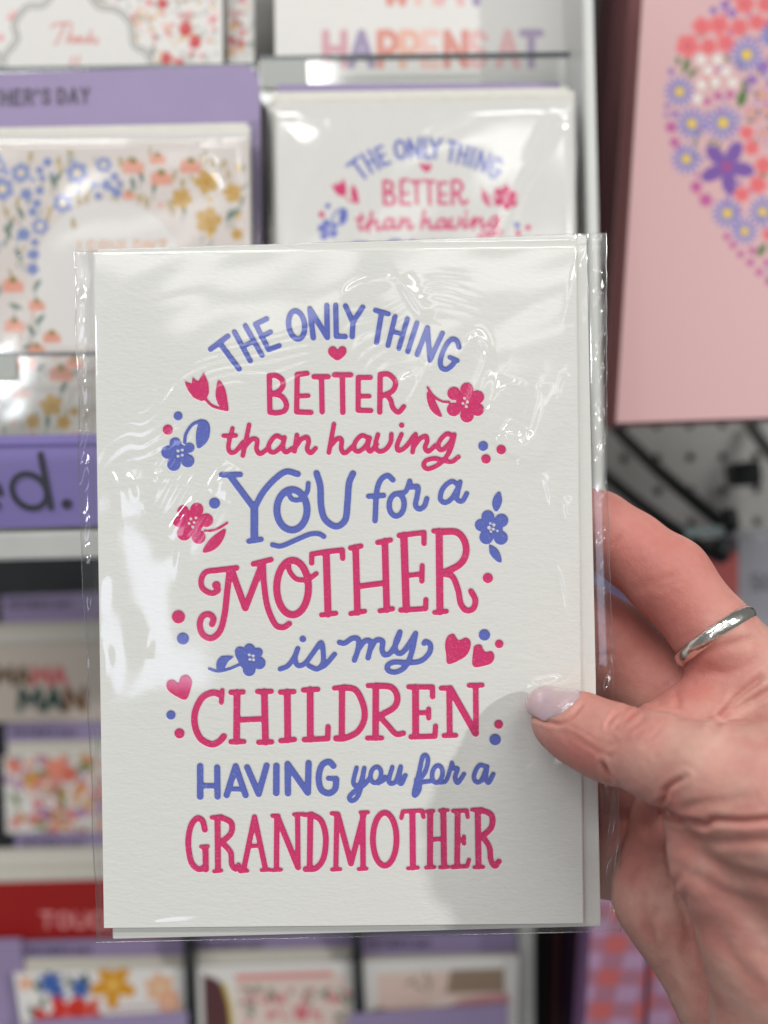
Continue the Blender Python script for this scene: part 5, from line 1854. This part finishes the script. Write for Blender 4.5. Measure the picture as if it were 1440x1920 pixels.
# thumbnail: a curved plate on the upper side of the thumb's last joint
def nail():
    mt, nt, p, out = new_mat('pearly_nail')
    tc = node(nt, 'ShaderNodeTexCoord')
    nz = node(nt, 'ShaderNodeTexNoise'); nz.inputs['Scale'].default_value = 260
    nt.links.new(tc.outputs['Object'], nz.inputs['Vector'])
    mx = node(nt, 'ShaderNodeMix', data_type='RGBA')
    mx.inputs['A'].default_value = (0.50, 0.365, 0.335, 1); mx.inputs['B'].default_value = (0.46, 0.36, 0.43, 1)
    nt.links.new(nz.outputs['Fac'], mx.inputs['Factor']); nt.links.new(mx.outputs['Result'], p.inputs['Base Color'])
    p.inputs['Roughness'].default_value = 0.2
    p.inputs['Coat Weight'].default_value = 1.0; p.inputs['Coat Roughness'].default_value = 0.06
    p.inputs['Thin Film Thickness'].default_value = 380.0
    p.inputs['Thin Film IOR'].default_value = 1.6
    p.inputs['Subsurface Weight'].default_value = 0.2; p.inputs['Subsurface Scale'].default_value = 0.001
    a0, r0 = THUMB[0]; a1, r1 = THUMB[2]
    ax = (a1 - a0); ax /= np.linalg.norm(ax)
    view = CAM - a0; view -= ax * (view @ ax); view /= np.linalg.norm(view)
    upv = np.cross(ax, view); upv /= np.linalg.norm(upv)
    if upv[2] < 0: upv = -upv
    phi = math.radians(36)
    nrm = math.cos(phi) * view + math.sin(phi) * upv
    side = np.cross(ax, nrm)
    if side[2] < 0: side = -side          # towards the upper edge
    nS, nT = 40, 30
    Ltot = 0.0129
    T = HF['thumb']
    def surf(c, dr):
        rs = np.linspace(0.001, 0.012, 90)
        Pq = ((c + rs[:, None] * dr) - lo) / H
        ii = np.clip(np.round(Pq).astype(int), 0, dims - 1)
        f = T[ii[:, 0], ii[:, 1], ii[:, 2]]
        k = np.argmax(f > 0)
        if f[0] > 0: return 0.0
        f0, f1 = f[k - 1], f[k]
        return rs[k - 1] + (rs[k] - rs[k - 1]) * (-f0) / (f1 - f0 + 1e-12)
    R_ = np.zeros((nT, nS)); S_ = np.zeros((nT, nS)); TH = np.zeros((nT, nS))
    for j in range(nT):
        t = -1 + 2 * j / (nT - 1)
        th = t * math.radians(50)
        sTip = -r0 - 0.0002 + 0.0014 * abs(t) ** 4
        sEnd = -r0 + Ltot - 0.0052 * abs(t) ** 2.3
        for i in range(nS):
            s = sTip + (sEnd - sTip) * i / (nS - 1)
            TH[j, i] = th; S_[j, i] = s
            R_[j, i] = surf(a0 + ax * max(s, -r0 * .35), math.cos(th) * nrm + math.sin(th) * side)
    for _ in range(25):           # the plate is smoother than the flesh under it
        R_[1:-1] = .5 * R_[1:-1] + .25 * (R_[:-2] + R_[2:]); R_[:, 1:-1] = .5 * R_[:, 1:-1] + .25 * (R_[:, :-2] + R_[:, 2:])
    V = []
    for j in range(nT):
        t = -1 + 2 * j / (nT - 1)
        for i in range(nS):
            f = i / (nS - 1)
            th = TH[j, i]
            lift = 0.00050 - 0.0010 * max(0, (f - .88) / .12) ** 2 - 0.0006 * abs(t) ** 7
            R = R_[j, i] + lift - 0.0010 * max(0, (.22 - f) / .22) ** 2
            V.append(a0 + ax * S_[j, i] + R * (math.cos(th) * nrm + math.sin(th) * side))
    V = np.array(V)
    Qd = grid_quads(nT, nS)
    n = len(V)
    nn = vert_normals(V, Qd)
    if (nn @ nrm).mean() < 0:
        Qd = Qd[:, ::-1]; nn = -nn
    idx = np.arange(n).reshape(nT, nS)
    loop = np.concatenate([idx[0, :], idx[1:, -1], idx[-1, -2::-1], idx[-2:0:-1, 0]])
    back = V[loop] - nn[loop] * 0.0005
    bi = n + np.arange(len(loop))
    rim = np.stack([loop, bi, np.roll(bi, -1), np.roll(loop, -1)], 1)
    me = mesh_from('fingernail', np.vstack([V, back]) - hbase, np.vstack([Qd, rim]), True)
    o = link('fingernail', me, mt, hand)
    o['label'] = 'pearly lavender thumbnail'
nail()

# silver ring on the index finger
def finger_ring():
    mt, nt, p, out = new_mat('silver')
    p.inputs['Base Color'].default_value = (0.80, 0.79, 0.74, 1)
    p.inputs['Metallic'].default_value = 1.0; p.inputs['Roughness'].default_value = 0.2
    tc = node(nt, 'ShaderNodeTexCoord')
    nz = node(nt, 'ShaderNodeTexNoise'); nz.inputs['Scale'].default_value = 420; nz.inputs['Detail'].default_value = 2
    nt.links.new(tc.outputs['Object'], nz.inputs['Vector'])
    b = node(nt, 'ShaderNodeBump'); b.inputs['Strength'].default_value = .35; b.inputs['Distance'].default_value = .0006
    nt.links.new(nz.outputs['Fac'], b.inputs['Height']); nt.links.new(b.outputs['Normal'], p.inputs['Normal'])
    C = at(1341, 1193, .2068)
    ax = INDEX[4][0] - INDEX[3][0]; ax /= np.linalg.norm(ax)
    ax = ax + FW * 0.10; ax /= np.linalg.norm(ax)
    u = np.cross(ax, FW); u /= np.linalg.norm(u); w = np.cross(ax, u)
    prof = [(-.0017, 0), (-.00165, .0005), (-.0012, .00095), (-.0006, .0012), (0, .00128), (.0006, .0012), (.0012, .00095), (.00165, .0005), (.0017, 0), (0.0, -.0002)]
    nR = 96; V = []; Fc = []
    R = 0.0093
    for i in range(nR):
        a = 2 * math.pi * i / nR
        dr = math.cos(a) * u * 1.0 + math.sin(a) * w
        for (s, h_) in prof:
            V.append(dr * (R + h_) + ax * s)
    k = len(prof)
    for i in range(nR):
        for j in range(k):
            Fc.append((i * k + j, i * k + (j + 1) % k, ((i + 1) % nR) * k + (j + 1) % k, ((i + 1) % nR) * k + j))
    me = mesh_from('finger_ring', V, Fc, True)
    bm = bmesh.new(); bm.from_mesh(me); bmesh.ops.recalc_face_normals(bm, faces=bm.faces); bm.to_mesh(me); bm.free()
    o = link('finger_ring', me, mt, loc=C)
    tag(o, 'hammered silver band on the finger that curls behind the card', 'ring')
finger_ring()
